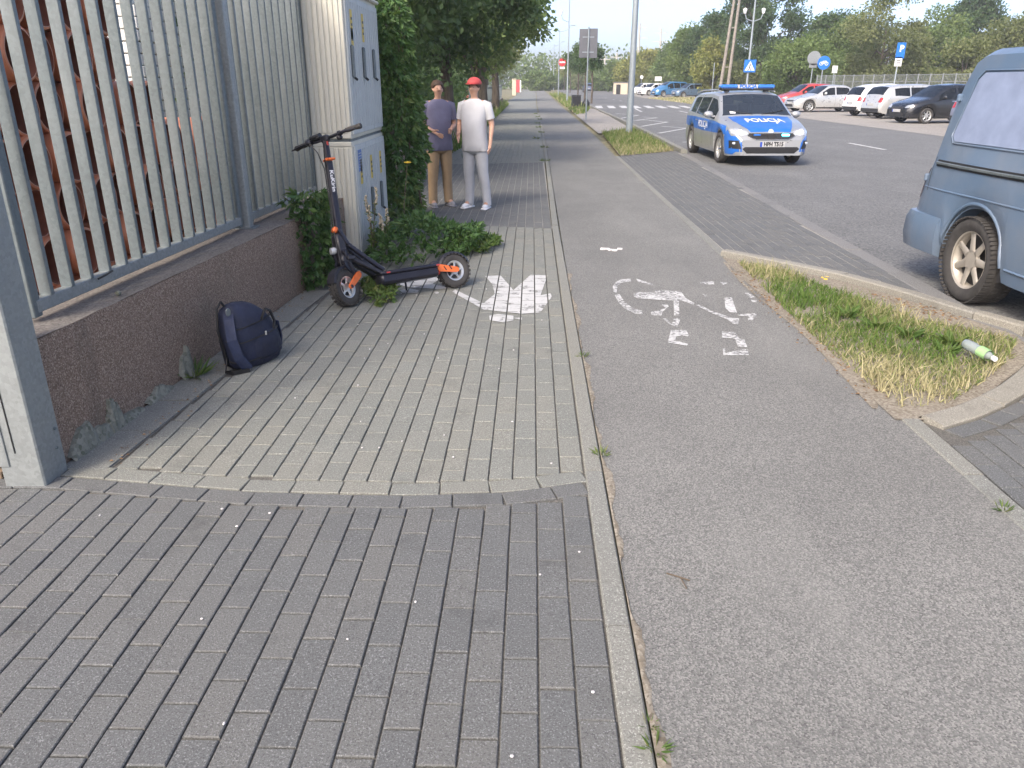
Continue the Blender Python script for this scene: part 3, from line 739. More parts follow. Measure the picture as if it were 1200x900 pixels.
FL = lambda y: -2.16 + (y - 3.15) * .0433
fa = math.atan(.0433); FR = Matrix.Rotation(-fa, 3, 'Z')
fence = thing('steel_fence', 'galvanised steel fence with vertical bars on the low wall', 'fence')
ZF0, ZF1 = .60, 2.46
smesh = MB().box((0, 0, (ZF0 + .05 + ZF1 - .05) / 2), (.058, .024, ZF1 - ZF0 - .1), bev=.003).mesh('slat', M['galv'])
def bay(y0, y1, n):
    for z, nm in ((ZF0 + .025, 'bottom_rail'), (ZF1 - .025, 'top_rail')):
        MB().beam((FL(y0), y0, z), (FL(y1), y1, z), .05, .056, bev=.004).build(nm, M['galv_light'], fence)
    for y in (y0 - .0, y1):
        MB().beam((FL(y), y, ZF0 - .02), (FL(y), y, ZF1 + .01), .058, .045, up=(1, 0, 0), bev=.004).build('frame_upright', M['galv'], fence)
    for i in range(n):
        y = lerp(y0 + .11, y1 - .11, i / (n - 1)); o = link('slat', smesh, fence); o.location = (FL(y), y, 0); o.rotation_euler = (random.gauss(0, .002), 0, -fa + random.gauss(0, .015))
bay(3.17, 5.40, 14)
bay(5.60, 7.14, 10)
for y in (5.505, 7.28):
    MB().box((FL(y) + .012, y, 1.5), (.08, .08, 1.9), bev=.006).build('post', M['galv_light'], fence)
    MB().box((FL(y) + .012, y, .563), (.15, .14, .012), bev=.002).build('base_plate', M['galv'], fence)
b = MB(); b.tube([(FL(3.62) + .045, 3.60, .645), (FL(3.66) + .05, 3.66, .650), (FL(3.72) + .045, 3.73, .655)], .005, 6); M['black'] = plain('black_plastic', (.012, .012, .013), .5, var=.3, bmp=.1)
b.build('cable_tie', M['black'], fence)

gate_post = thing('gate_post', 'thick square galvanised gate post at the end of the low wall', 'post', (0, 0, 0))
b = MB(); b.box((-2.048, 2.79, 1.3), (.168, .162, 2.62), bev=.006); b.build('tube', M['galv_light'], gate_post)
b = MB(); b.box((-2.115, 2.706, .31), (.052, .007, .44), bev=.002); b.build('strike_plate', M['galv_light'], gate_post)
b = MB(); b.box((-2.055, 2.7075, .33), (.004, .004, .36)); b.build('seam', M['black'], gate_post)
for z in (.12, .2):
    b = MB(); b.lathe([(0, .006), (.006, .006), (.008, 0)], (-1.963, 2.80 + z * .2, z), 'x', 8); b.build('bolt', M['galv'], gate_post)
M['wood'] = plain('weathered_wood', (.20, .145, .095), .85, var=.35, scale=14, bmp=.4, bscale=60)
for k, (z, x, l) in enumerate(((.015, -2.33, .34), (.06, -2.36, .4), (.105, -2.35, .38), (.15, -2.37, .36))):
    b = MB(); b.box((x - .02, 2.83 + .012 * k, z), (l, .11, .03), Matrix.Rotation(.05 * (k - 1), 3, 'Z'), .003)
    tag(b.build('timber_board', M['wood']), 'short weathered board stacked flat beside the gate post', 'board', 'boards stacked by the gate post')

# ---- stacked drain pipes behind the fence
M['pipe'] = plain('terracotta_pipe', (.50, .185, .095), .42, var=.2, scale=5, bmp=.05)
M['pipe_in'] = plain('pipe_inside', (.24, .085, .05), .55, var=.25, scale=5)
M['pipe_rim'] = plain('pipe_rim', (.55, .36, .28), .6, var=.1)
PR = .157
pm = MB().mat(0).lathe([(PR - .012, 0), (PR, -.004), (PR + .006, -.02), (PR + .006, -.14), (PR - .004, -.17), (PR - .004, -1.8)], (0, 0, 0), 'x', 28)
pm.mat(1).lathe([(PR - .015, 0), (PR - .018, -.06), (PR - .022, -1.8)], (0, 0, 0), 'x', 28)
pm.mat(2).lathe([(PR - .012, .0005), (PR - .0155, .0005)], (0, 0, 0), 'x', 28)
PME = pm.mesh('drain_pipe', [M['pipe'], M['pipe_in'], M['pipe_rim']], 40)
for i in range(12):
    y = 3.75 + .34 * i
    for j in range(8):
        z = PR + .006 + .305 * j
        if z > 1.40 and y > 5.95: continue
        if z > 1.1 and y > 6.5: continue
        o = link('drain_pipe', PME); o.location = (-3.0 + random.uniform(-.07, .05), y + random.uniform(-.008, .008), z); o.rotation_euler = (random.uniform(0, 6), 0, random.gauss(0, .01))
        tag(o, 'terracotta coloured drain pipe in the stack behind the steel fence', 'pipe', 'stacked drain pipes behind the fence')
M['slab'] = plain('white_concrete', (.62, .62, .58), .8, var=.15, bmp=.3)
t = thing('slab_stack', 'tall stack of whitish concrete slabs behind the drain pipes', 'slabs')
for j in range(26):
    for k in range(7):
        MB().box((-4.7 + random.uniform(-.02, .02), 9.35 + k * .62 + random.uniform(-.01, .01), .06 + .122 * j), (.8, .605, .112), bev=.008).build('slab', M['slab'], t)

# ---- second low wall beyond the cabinet, with posts
XW2 = lambda y: -1.98 - (y - 9) * .003
low_wall('garden_wall', 8.95, 60, XW2, .5, 'long low wall beside the far footpath under the dark trees', .3)
M['cream'] = plain('cream_steel', (.58, .54, .42), .55, var=.1)
fl = thing('far_railing', 'thin railing of upright pickets standing on the long low wall', 'fence')
for i in range(18):
    y = 28 + 1.8 * i; MB().box((XW2(y) - .1, y, .95), (.06, .06, .95), bev=.006).build('post', M['galv'], fl)
for z in (.7, 1.3): MB().beam((XW2(28) - .1, 28, z), (XW2(60) - .1, 60, z), .03, .03).build('rail', M['galv'], fl)
for i in range(80):
    y = 28.2 + .4 * i; MB().box((XW2(y) - .1, y, 1.0), (.02, .02, .6)).build('picket', M['galv'], fl)

# ================================================================== electrical cabinet
M['cab'] = plain('cabinet_grey', (.46, .48, .47), .55, var=.07, scale=3)
def weathered(name, col, dirt):
    m, t, b = new_mat(name); p = pos(t)
    n = noise(t, mapped(t, p, (7, 7, .8)), 1, 5, .65); c = mixc(t, ramp(t, n, [(.42, 0), (.75, .5)]), col, dirt)
    c = mixc(t, ramp(t, noise(t, p, 45, 3, .7), [(.62, 0), (.72, .35)]), c, tuple(x * .45 for x in col))
    t.links.new(c, b.inputs['Base Color']); b.inputs['Roughness'].default_value = .6; return m
M['cab_side'] = weathered('cabinet_cream', (.56, .54, .455), (.45, .43, .35)); M['cab_door'] = weathered('cabinet_door_shaded', (.47, .49, .475), (.38, .39, .365))  # doors cooler and darker than the cream: street-side shade put into their colour
M['yellow'] = plain('warning_yellow', (.55, .40, .06), .6, var=.15); M['blue_label'] = plain('faded_blue_label', (.09, .16, .36), .6, var=.25, scale=30)
CX0, CX1, CY0, CY1 = -2.13, -1.615, 7.17, 8.68
cab = thing('electrical_cabinet', 'tall cream two tier electrical cabinet with ribbed sides and yellow warning labels', 'cabinet')
for z0, z1, tier in ((.0, 1.035, 0), (1.06, 2.27, 1)):
    MB().box(((CX0 + CX1) / 2, (CY0 + CY1) / 2, (z0 + z1) / 2), (CX1 - CX0, CY1 - CY0, z1 - z0), bev=.006).build('housing', M['cab_side'], cab)
    for i in range(10):                                     # ribs on the side that faces the street corner
        x = CX0 + .03 + (CX1 - CX0 - .06) * (i + .5) / 10; MB().box((x, CY0 - .004, (z0 + z1) / 2), (.036, .012, z1 - z0 - .1), bev=.004).build('side_rib', M['cab_side'], cab)
    for z in (z0 + .022, z1 - .022): MB().box(((CX0 + CX1) / 2, CY0 - .003, z), (CX1 - CX0 - .008, .008, .03), bev=.002).build('side_trim', M['cab_side'], cab)
    ny = 3
    for d in range(ny):
        y0 = CY0 + .03 + (CY1 - CY0 - .06) * d / ny; y1 = CY0 + .03 + (CY1 - CY0 - .06) * (d + 1) / ny - .012
        door = MB().box((CX1 + .008, (y0 + y1) / 2, (z0 + z1) / 2), (.02, y1 - y0, z1 - z0 - .07), bev=.004).build('door', M['cab_door'], cab)
        for i in range(5):
            y = lerp(y0 + .05, y1 - .05, i / 4); MB().box((CX1 + .0205, y, (z0 + z1) / 2), (.006, .05, z1 - z0 - .16), bev=.0025).build('door_rib', M['cab_door'], door)
        zh = (z0 + z1) / 2 + (.0 if tier == 0 else .12) - .08
        if not (tier == 0 and d == 0):
            MB().box((CX1 + .036, y0 + .09, zh), (.03, .035, .27), bev=.01).build('handle', M['galv'], door)
            MB().tube([(CX1 + .04, y0 + .09, zh - .13), (CX1 + .06, y0 + .11, zh - .15)], .012, 6).build('padlock', M['black'], door)
        for (zz_, hh, c) in ([(zh + .32, .22, 'yellow')] if tier == 0 else [(zh + .30, .24, 'yellow')] + ([(zh + .12, .3, 'yellow')] if d == 0 else [])):
            if d == 2 and tier == 1: continue
            MB().box((CX1 + .0255, y0 + .17, zz_), (.004, .075, hh)).build('warning_label', M[c], door)
            for q in (-.2, .0, .2): MB().box((CX1 + .0285, y0 + .17, zz_ + q * hh), (.002, .045, .02)).build('label_mark', M['black'], door)
        if tier == 0 and d == 0:
            MB().box((CX1 + .0255, y0 + .14, .86), (.004, .14, .19)).build('notice', M['blue_label'], door)
            for q in range(6): MB().box((CX1 + .0285, y0 + .14, .80 + .025 * q), (.0015, .11, .006)).build('notice_line', M['cab'], door)
MB().box(((CX0 + CX1) / 2, (CY0 + CY1) / 2, 1.0475), (CX1 - CX0 - .03, CY1 - CY0 - .03, .03)).build('seam_strip', M['galv'], cab)
MB().box(((CX0 + CX1) / 2 + .02, (CY0 + CY1) / 2, 2.285), (CX1 - CX0 + .03, CY1 - CY0 + .03, .03), bev=.01).build('roof', M['cab_side'], cab)

# ================================================================== climbing plants
def creeper(name, label, samples, size, stems, k=5, mat='creeper'):
    t = thing(name, label, 'climbing plant')
    P, D = samples; n = len(P); S = size * RNG.uniform(.6, 1.25, n)
    V, F = palmate(P, D, S[:, None], k); nb = blob_noise(P, 4, 9)
    tint = np.repeat(np.clip(.4 + .2 * nb + RNG.normal(0, .2, n), 0, 1), k)
    link('foliage', fast_mesh('foliage', V, F, M[mat], tint=tint), t)
    for s_ in stems:
        m_ = len(s_); MB().tube(s_, [lerp(.014, .004, i / (m_ - 1)) for i in range(m_)], 6).build('stem', M['stem'], t)
    return t
def lumpy(n, cx, cy, prof, seed, depth=.12):
    """points on a lumpy upright column: prof = (z, rx, ry, dx)"""
    z = RNG.uniform(prof[0][0], prof[-1][0], n); a = RNG.uniform(0, 2 * np.pi, n)
    f = lambda i: np.interp(z, [p[0] for p in prof], [p[i] for p in prof])
    q = np.column_stack([np.cos(a), np.sin(a), z * 1.2]); w_ = 1 + .25 * blob_noise(q, 3.2, seed) - RNG.uniform(0, 1, n) ** 2 * .5
    P = np.column_stack([cx + f(3) + np.cos(a) * f(1) * w_, cy + np.sin(a) * f(2) * w_, z + .05 * RNG.normal(size=n)])
    D = np.column_stack([np.cos(a), np.sin(a), np.full(n, -.75)]) + RNG.normal(size=(n, 3)) * .35
    return P, D
prof = [(.02, .30, .5, .05), (.3, .22, .45, .05), (.8, .28, .5, .14), (1.2, .24, .5, .10), (1.7, .2, .45, .05), (2.1, .22, .45, .02), (2.42, .14, .3, -.02)]
creeper('climbing_creeper', 'dense dark green creeper hanging beside the electrical cabinet', lumpy(2600, -1.62, 9.2, prof, 4), .095,
        [[(-1.5 + .1 * k, 9.1 + .12 * k, 0), (-1.45 + .05 * k, 9.15, .7), (-1.5 + .08 * k, 9.2, 1.5), (-1.45, 9.2, 2.3)] for k in range(3)])
z = RNG.uniform(0, 1, 420); a = RNG.uniform(-2.2, .9, 420)
P = np.column_stack([-1.78 + .24 * np.cos(a) * (1 - .3 * z) * RNG.uniform(.4, 1.1, 420), 6.12 + .26 * np.sin(a) * RNG.uniform(.3, 1.1, 420), .03 + .72 * z])
creeper('wall_creeper', 'young creeper climbing the low wall behind the scooter stem', (P, np.column_stack([np.cos(a), np.sin(a), np.full(420, -.5)]) + RNG.normal(size=(420, 3)) * .4), .085,
        [[(-1.72, 6.0, 0), (-1.7, 6.05, .3), (-1.78, 6.0, .6), (-1.9, 5.95, .72)], [(-1.7, 6.2, 0), (-1.66, 6.2, .4), (-1.74, 6.2, .74)]])
def mound(name, label, poly, n, h, size, mat='creeper', seed=7, k=5):
    P2 = poly_points(poly, n); c = np.array(poly).mean(0); nb = blob_noise(P2, 6, seed)
    edge = np.linalg.norm(P2 - c, axis=1); edge = edge / edge.max()
    zz_ = h * np.clip(1 - edge ** 2, .12, 1) * (1 + .4 * nb) * RNG.uniform(.25, 1, n) ** .5
    P = np.column_stack([P2, np.maximum(zz_, .02)]); D = np.column_stack([P2 - c, np.full(n, .15)]) + RNG.normal(size=(n, 3)) * .45
    return creeper(name, label, (P, D), size, [], k, mat)
mound('creeper_mound', 'low spreading mound of creeper leaves between cabinet and scooter', [(-1.5, 6.9), (-1.1, 6.55), (-.7, 6.9), (-.45, 7.4), (-.55, 8.0), (-1.0, 8.4), (-1.5, 8.5)], 760, .27, .08)
mound('grass_mound', 'light green weeds trailing onto the pavers beyond the scooter wheel', [(-.85, 7.1), (-.4, 7.3), (-.3, 7.75), (-.5, 8.05), (-.8, 7.8)], 420, .12, .07, 'weed', 12, 3)
mound('weed_clump', 'small leafy weed clump growing under the scooter front fork', [(-1.36, 5.75), (-1.12, 5.42), (-.98, 5.6), (-1.1, 5.85), (-1.3, 5.9)], 260, .12, .06, 'weed', 3, 3)
M['flower'] = plain('yellow_petals', (.75, .5, .03), .6); M['seed'] = plain('seed_head', (.42, .36, .26), .8)
for x, y, h, lb, yel in ((-1.47, 7.1, .62, 'tall seeding weed in front of the cabinet doors', False), (-1.40, 7.3, .40, 'shorter grey green weed at the cabinet foot', False), (-1.33, 8.0, .78, 'yellow flowering weed beside the creeper at the cabinet end', True)):
    t = thing('tall_weed', lb, 'weed', (x, y, 0)); 
    for k in range(3 if not yel else 1):
        a = 2.1 * k + .4; top = (.1 * math.cos(a) * h, .1 * math.sin(a) * h, h * (1 - .12 * k))
        MB().tube([(0, 0, 0), (top[0] * .3, top[1] * .3, h * .5), top], [.006, .005, .003], 5).build('stalk', M['weed'] if False else M['stem'], t)
        n = 60; s_ = RNG.uniform(.15, 1, n); P = np.column_stack([top[0] * s_ ** 1.5, top[1] * s_ ** 1.5, top[2] * s_]); D = RNG.normal(size=(n, 3)) + np.array([0, 0, .4])
        V, F = leaf_quads(P, D, RNG.uniform(.03, .08, n) * (1.1 - .6 * s_), .2, .35); link('leaves', fast_mesh('leaves', V, F, M['weed'], tint=np.clip(RNG.normal(.5, .2, n), 0, 1)), t)
        if yel: b = MB(); [b.ball((top[0] + .022 * math.cos(q), top[1] + .022 * math.sin(q), top[2]), (.016, .016, .008), 6, 4) for q in np.arange(0, 6.2, 1.05)]; b.ball((top[0], top[1], top[2]), .014, 6, 4); b.build('flower', M['flower'], t)
        else: b = MB(); [b.ball((top[0] * (1 - .1 * q / 14) + random.gauss(0, .006), top[1] * (1 - .1 * q / 14) + random.gauss(0, .006), top[2] - .011 * q + .02), .012, 5, 4) for q in range(14)]; b.build('seed_head', M['seed'], t)['kind'] = 'stuff'
# ================================================================== electric scooter
M['sc_black'] = plain('scooter_black', (.016, .016, .022), .38, var=.3, bmp=.05); M['sc_frame'] = plain('scooter_satin', (.022, .022, .032), .32, .3, var=.2)
M['orange'] = plain('anodised_orange', (.72, .16, .04), .42, .15, var=.12, scale=20); M['rubber'] = plain('tyre_rubber', (.045, .042, .039), .8, var=.3, scale=12, bmp=.25)
M['alloy'] = plain('silver_alloy', (.62, .62, .60), .35, .75, var=.15); M['white_print'] = plain('white_print', (.75, .75, .76), .6, var=.05)
M['lens'] = plain('clear_lens', (.5, .52, .52), .12, .3, coat=1.0); M['red_lens'] = plain('red_reflector', (.45, .03, .02), .3, coat=.5)
SLEAN, SYAW, STEER = math.radians(-19), math.radians(37.4), math.radians(28)
sc = thing('electric_scooter', 'black electric scooter with orange arms leaning by the cabinet on the footpath', 'scooter', (-1.346, 5.432, .002))
sc.rotation_euler = (SLEAN, 0, SYAW)
WR = .133
def wheel_parts(parent, name, c, r, wd, rr, R=None, spokes=5, rim_m='alloy', seg=32, hub=.035, spw=.03, tread=0):
    """tyre + rim with spokes; axle along local Y"""
    w_ = thing_part(name, parent)
    ty = MB(); h = wd / 2
    prof = [(rr - .004, -h * .72), (rr + (r - rr) * .35, -h * .98), (rr + (r - rr) * .75, -h), (r - .008 * r / .3, -h * .86), (r, -h * .6), (r, 0), (r, h * .6), (r - .008 * r / .3, h * .86), (rr + (r - rr) * .75, h), (rr + (r - rr) * .35, h * .98), (rr - .004, h * .72)]
    ty.lathe(prof, (0, 0, 0), 'y', seg)
    if tread:
        for k in range(tread):
            a = 2 * math.pi * k / tread
            for s_, off in ((-.42, 0), (.42, math.pi / tread), (-.0, .5 * math.pi / tread)):
                ty.box(Vector((math.sin(a + off) * (r + .001), s_ * wd, math.cos(a + off) * (r + .001))), (r * 2 * math.pi / tread * .62, wd * .28, .008), Matrix.Rotation(a + off, 3, 'Y'))
    o1 = ty.build('tyre', M['rubber'], w_, smooth=45)
    rm = MB(); rm.lathe([(rr - .006, -h * .74), (rr + .004, -h * .8), (rr + .004, -h * .66), (rr - .012, -h * .5), (rr - .02, 0), (rr - .012, h * .5), (rr + .004, h * .66), (rr + .004, h * .8), (rr - .006, h * .74)], (0, 0, 0), 'y', seg)
    for sgn in (-1, 1):
        y = sgn * h * .55
        rm.lathe([(.0, y + sgn * .004), (hub, y + sgn * .004), (hub * 1.05, y - sgn * .02)], (0, 0, 0), 'y', 20)
        for k in range(spokes):
            a = 2 * math.pi * k / spokes + .2
            d = Vector((math.sin(a), 0, math.cos(a))); tdir = Vector((math.cos(a), 0, -math.sin(a)))
            p0 = d * hub * .8; p1 = d * (rr - .008)
            for q0, q1, w0, w1 in ((p0, p1, spw, spw * .8),):
                vs = []
                for p, ww in ((q0, w0), (q0 * .4 + q1 * .6, spw * .75), (q1, w1)):
                    vs += [p + tdir * ww / 2 + Vector((0, y - sgn * .006, 0)), p + tdir * ww * .3 + Vector((0, y + sgn * .004, 0)), p - tdir * ww * .3 + Vector((0, y + sgn * .004, 0)), p - tdir * ww / 2 + Vector((0, y - sgn * .006, 0))]
                fs = [(i * 4 + j, i * 4 + (j + 1) % 4, i * 4 + 4 + (j + 1) % 4, i * 4 + 4 + j) for i in range(2) for j in range(4)]
                rm.add(vs, fs)
    o2 = rm.build('rim', M[rim_m], w_, smooth=40, fix=True)
    dk = MB(); dk.lathe([(0, -h * .1), (rr - .02, -h * .1), (rr - .02, h * .1), (0, h * .1)], (0, 0, 0), 'y', 24); dk.build('brake_disc', M['dark_metal'], w_)
    w_.location = c
    if R is not None: w_.rotation_euler = R
    return w_
def thing_part(name, parent):
    o = bpy.data.objects.new(name, None); COL.objects.link(o); o.parent = parent; o.empty_display_size = .05; return o
M['dark_metal'] = plain('dark_metal', (.05, .05, .052), .45, .6)
stm = Matrix.Rotation(STEER, 3, 'Z'); SP = Vector((.045, 0, 0))
def st(p): return stm @ (Vector(p) - SP) + SP
wheel_parts(sc, 'front_wheel', st((0, 0, WR)), WR, .072, .078, (0, 0, STEER), 5, hub=.03, spw=.022, seg=36, tread=26)
wheel_parts(sc, 'rear_wheel', (.947, 0, WR), WR, .072, .078, None, 5, hub=.03, spw=.022, seg=36, tread=26)
def arm(b, p0, p1, w0, w1, th, f=None):
    f = f or (lambda p: p); p0, p1 = Vector(p0), Vector(p1); d = (p1 - p0).normalized(); n = Vector((-d.z, 0, d.x)); vs = []
    for y in (-th / 2, th / 2):
        for p, w in ((p0 - d * w0 * .45, w0 * .55), (p0, w0), (p1, w1), (p1 + d * w1 * .45, w1 * .55)):
            vs.append(f(p + n * w / 2 + Vector((0, y, 0))))
        for p, w in ((p1 + d * w1 * .45, w1 * .55), (p1, w1), (p0, w0), (p0 - d * w0 * .45, w0 * .55)):
            vs.append(f(p - n * w / 2 + Vector((0, y, 0))))
    return b.add(vs, [tuple(range(8)), tuple(range(15, 7, -1))] + [(i, 8 + i, 8 + (i + 1) % 8, (i + 1) % 8) for i in range(8)])
for s_ in (-1, 1):
    b = MB(); arm(b, (0.0, s_ * .056, WR), (.115, s_ * .056, .215), .036, .05, .016, st); o = b.build('fork_arm', M['orange'], sc, fix=True)
    b = MB(); b.lathe([(0, 0), (.012, 0), (.013, .004)], (0, 0, 0), 'y', 10); q = b.build('axle_nut', M['sc_black'], o); q.location = st((0, s_ * .068, WR))
    b = MB(); arm(b, (.945, s_ * .058, WR + .004), (.80, s_ * .058, .168), .042, .055, .016); o = b.build('rear_arm', M['orange'], sc, fix=True)
    for k in (-.5, .5):
        b = MB(); arm(b, (.872 + k * .05, s_ * .0665, .147), (.858 + k * .05, s_ * .0665, .172), .009, .009, .002); b.build('slot', M['sc_black'], o, fix=True)
    b = MB(); arm(b, (.02, s_ * .04, .30), (.10, s_ * .04, .22), .05, .05, .02, st); b.tube([st((.01, s_ * .05, .40)), st((.075, s_ * .05, .24))], .017, 8); b.build('suspension', M['sc_frame'], sc, fix=True)
# front fender
def fender(c, r, a0, a1, wd, f=None, n=12):
    f = f or (lambda p: p); b = MB(); vs = []
    for i in range(n + 1):
        a = lerp(a0, a1, i / n)
        for y, dr in ((-wd / 2, -.014), (-wd / 2 * .8, 0), (0, .004), (wd / 2 * .8, 0), (wd / 2, -.014)): vs.append(f(Vector((c[0] + math.cos(a) * (r + dr), y, c[2] + math.sin(a) * (r + dr)))))
    b.add(vs, [(i * 5 + j, i * 5 + j + 1, i * 5 + 6 + j, i * 5 + 5 + j) for i in range(n) for j in range(4)]); return b
fender((0, 0, WR), .155, math.radians(50), math.radians(165), .085, st).build('front_fender', M['sc_black'], sc, smooth=50)
fender((.947, 0, WR), .152, math.radians(20), math.radians(155), .085).build('rear_fender', M['sc_black'], sc, smooth=50)
b = MB(); b.box((.80, 0, .205), (.1, .06, .05), bev=.012); b.box((.79, 0, .15), (.1, .10, .05), bev=.01); b.build('swingarm_pivot', M['sc_black'], sc)
# deck
b = MB(); b.box((.525, 0, .150), (.50, .175, .085), bev=.02); b.box((.525, 0, .190), (.50, .2, .022), bev=.008); b.build('deck', M['sc_frame'], sc, smooth=40)
b = MB(); b.box((.54, 0, .2035), (.43, .17, .006), bev=.002); b.build('grip_mat', M['sc_black'], sc)
for x in (.335, .765):
    b = MB(); b.box((x, -.1015, .190), (.03, .006, .012), bev=.002); b.build('reflector', M['red_lens'], sc)
b = MB(); b.box((.775, 0, .135), (.035, .13, .035), bev=.01); b.build('tail_light', M['red_lens'], sc)
# neck: two side beams from the head down to the deck, strut and head block
for s_ in (-1, 1):
    b = MB(); pts = [(.045, s_ * .03, .55), (.09, s_ * .035, .44), (.20, s_ * .045, .33), (.32, s_ * .06, .215)]
    for p, q in zip(pts, pts[1:]): b.beam(p, q, .026, .042, up=(0, 1, 0), bev=.004)
    b.build('neck_beam', M['sc_frame'], sc)
    b = MB(); b.beam((.10, s_ * .04, .33), (.30, s_ * .062, .19), .03, .055, up=(0, 1, 0), bev=.006); b.beam((.05, s_ * .04, .34), (.11, s_ * .04, .335), .03, .09, up=(0, 1, 0), bev=.006); b.build('neck_plate', M['sc_black'], sc)
b = MB(); b.box((.045, 0, .43), (.085, .09, .2), bev=.02); b.box((.055, 0, .335), (.10, .12, .08), bev=.02); b.build('head_block', M['sc_black'], sc, smooth=40)
ST0, ST1 = Vector((.055, 0, .50)), Vector((.105, 0, 1.21))
sp_ = lambda h: ST0 + (ST1 - ST0) * ((h - .5) / .7)
b = MB(); b.beam(sp_(.48), sp_(1.05), .046, .052, up=(1, 0, 0), bev=.01); b.beam(sp_(1.03), sp_(1.215), .038, .042, up=(1, 0, 0), bev=.01); b.build('stem', M['sc_frame'], sc)
b = MB(); b.box(sp_(.555) + Vector((-.035, -.012, 0)), (.035, .05, .042), Matrix.Rotation(.5, 3, 'Y'), .008); b.build('folding_latch', M['orange'], sc)
b = MB(); b.box(sp_(1.055), (.064, .062, .02), bev=.006); b.box(sp_(1.052) + Vector((.01, -.045, .0)), (.05, .026, .016), Matrix.Rotation(.3, 3, 'X'), .005); b.build('clamp_collar', M['orange'], sc)
b = MB(); b.box(sp_(1.17) + st((.04, -.02, 0)) - SP, (.014, .008, .034), bev=.003); b.build('stem_reflector', M['red_lens'], sc)
b = MB(); b.lathe([(0, -.03), (.024, -.03), (.028, 0), (.02, .02)], sp_(.47) + Vector((-.06, 0, -.06)), 'x', 12); b.build('headlight', M['lens'], sc)
V, F = text_mesh('KuKirin', .05, .001)
b = MB(); d = (ST1 - ST0).normalized(); xx = Vector((1, 0, 0)) - d * d.x
b.add([sp_(.90) + Vector((0, -.0272, 0)) + (-d) * v[0] + xx.normalized() * v[1] * .8 for v in V], F); b.build('lettering', M['white_print'], sc)
# handlebar, turned with the steering
hb = lambda x, y, z: sp_(1.205) + stm @ Vector((x, y, z))
b = MB(); b.tube([hb(.03, -.30, .012), hb(.012, -.2, .01), hb(0, -.08, 0), hb(0, .08, 0), hb(.012, .2, .01), hb(.03, .30, .012)], .0125, 10); b.box(hb(0, 0, 0), (.05, .07, .05), stm, .012); b.build('handlebar', M['sc_black'], sc)
for s_ in (-1, 1):
    b = MB(); b.tube([hb(.013, s_ * .19, .011), hb(.018, s_ * .225, .011), hb(.024, s_ * .26, .012), hb(.032, s_ * .306, .012), hb(.033, s_ * .313, .012)], [.0165, .019, .0165, .021, .017], 10); b.build('grip', M['rubber'], sc)
    b = MB(); b.tube([hb(-.01, s_ * .15, .0), hb(-.045, s_ * .17, -.006), hb(-.04, s_ * .25, -.01), hb(-.035, s_ * .30, -.012)], [.010, .008, .007, .005], 6); b.box(hb(-.012, s_ * .15, .0), (.04, .03, .03), stm, .006); b.build('brake_lever', M['sc_black'], sc)
    b = MB(); pts = [hb(-.03, s_ * .13, -.005), hb(-.09, s_ * .08, -.02), hb(-.08, s_ * .03, -.10), sp_(1.0) + Vector((-.035, s_ * .012, 0)), sp_(.7) + Vector((-.032, s_ * .012, 0)), sp_(.5) + Vector((-.05, s_ * .03, 0)), Vector((.0, s_ * .05, .28))]; b.tube(pts, .0042, 5); b.build('cable', M['black'], sc)
b = MB(); b.box(hb(-.01, .075, .03), (.06, .09, .035), stm @ Matrix.Rotation(-.4, 3, 'Y'), .01); b.build('display', M['black'], sc)
b = MB(); b.box(hb(-.02, .14, .008), (.05, .05, .045), stm, .012); b.lathe([(0, .012), (.012, .012), (.016, 0)], hb(-.05, .13, .0), 'x', 8, R=Matrix.Rotation(math.pi, 3, 'Z')); b.build('switch_box', M['sc_black'], sc)
b = MB(); b.ball(hb(.0, -.13, -.025), (.024, .024, .02), 10, 6); b.build('bell', M['sc_black'], sc)
b = MB(); b.tube([(.55, .08, .12), (.58, .16, .015), (.61, .175, .004)], .008, 6); b.build('kickstand', M['sc_black'], sc)

# ================================================================== backpack
M['navy'] = plain('navy_nylon', (.009, .013, .034), .75, var=.3, scale=14, bmp=.5, bscale=40); M['navy2'] = plain('navy_webbing', (.012, .02, .055), .7, var=.2, scale=20, bmp=.4, bscale=120)
bp = thing('backpack', 'dark navy backpack slumped against the foot of the low wall', 'backpack', (-1.63, 4.23, 0), math.radians(58)); bp.scale = (.86, .95, 1.2)
def superloft(b, secs, n=28, e=3.0, wob=.0):
    """secs: (z, rx, ry, cx, cy)"""
    vs = []
    for k, (z, rx, ry, cx, cy) in enumerate(secs):
        for i in range(n):
            a = 2 * math.pi * i / n; c, s_ = math.cos(a), math.sin(a)
            m_ = 1 + wob * math.sin(3 * a + k * 1.3) + wob * .7 * math.sin(7 * a + k * 2.1)
            vs.append((cx + rx * m_ * math.copysign(abs(c) ** (2 / e), c), cy + ry * m_ * math.copysign(abs(s_) ** (2 / e), s_), z + wob * .1 * math.sin(5 * a + k)))
    m_ = len(secs); fs = [(k * n + i, k * n + (i + 1) % n, (k + 1) * n + (i + 1) % n, (k + 1) * n + i) for k in range(m_ - 1) for i in range(n)]
    return b.add(vs, fs + [tuple(range(n))[::-1], tuple((m_ - 1) * n + i for i in range(n))])
b = MB(); superloft(b, [(.0, .165, .085, 0, 0), (.012, .195, .10, 0, 0), (.06, .21, .115, .0, 0), (.13, .205, .115, -.01, .0), (.20, .185, .105, -.025, .005), (.25, .155, .09, -.045, .01), (.285, .115, .07, -.065, .012), (.305, .06, .035, -.08, .012)], 36, 2.7, .02)
b.build('bag_body', M['navy'], bp, smooth=60)
b = MB(); superloft(b, [(.03, .10, .03, 0, 0), (.05, .12, .045, 0, 0), (.13, .115, .045, 0, 0), (.165, .09, .03, 0, 0), (.172, .05, .015, 0, 0)], 24, 3, .02)
o = b.build('front_pocket', M['navy'], bp, smooth=60); o.location = (.03, -.075, 0)
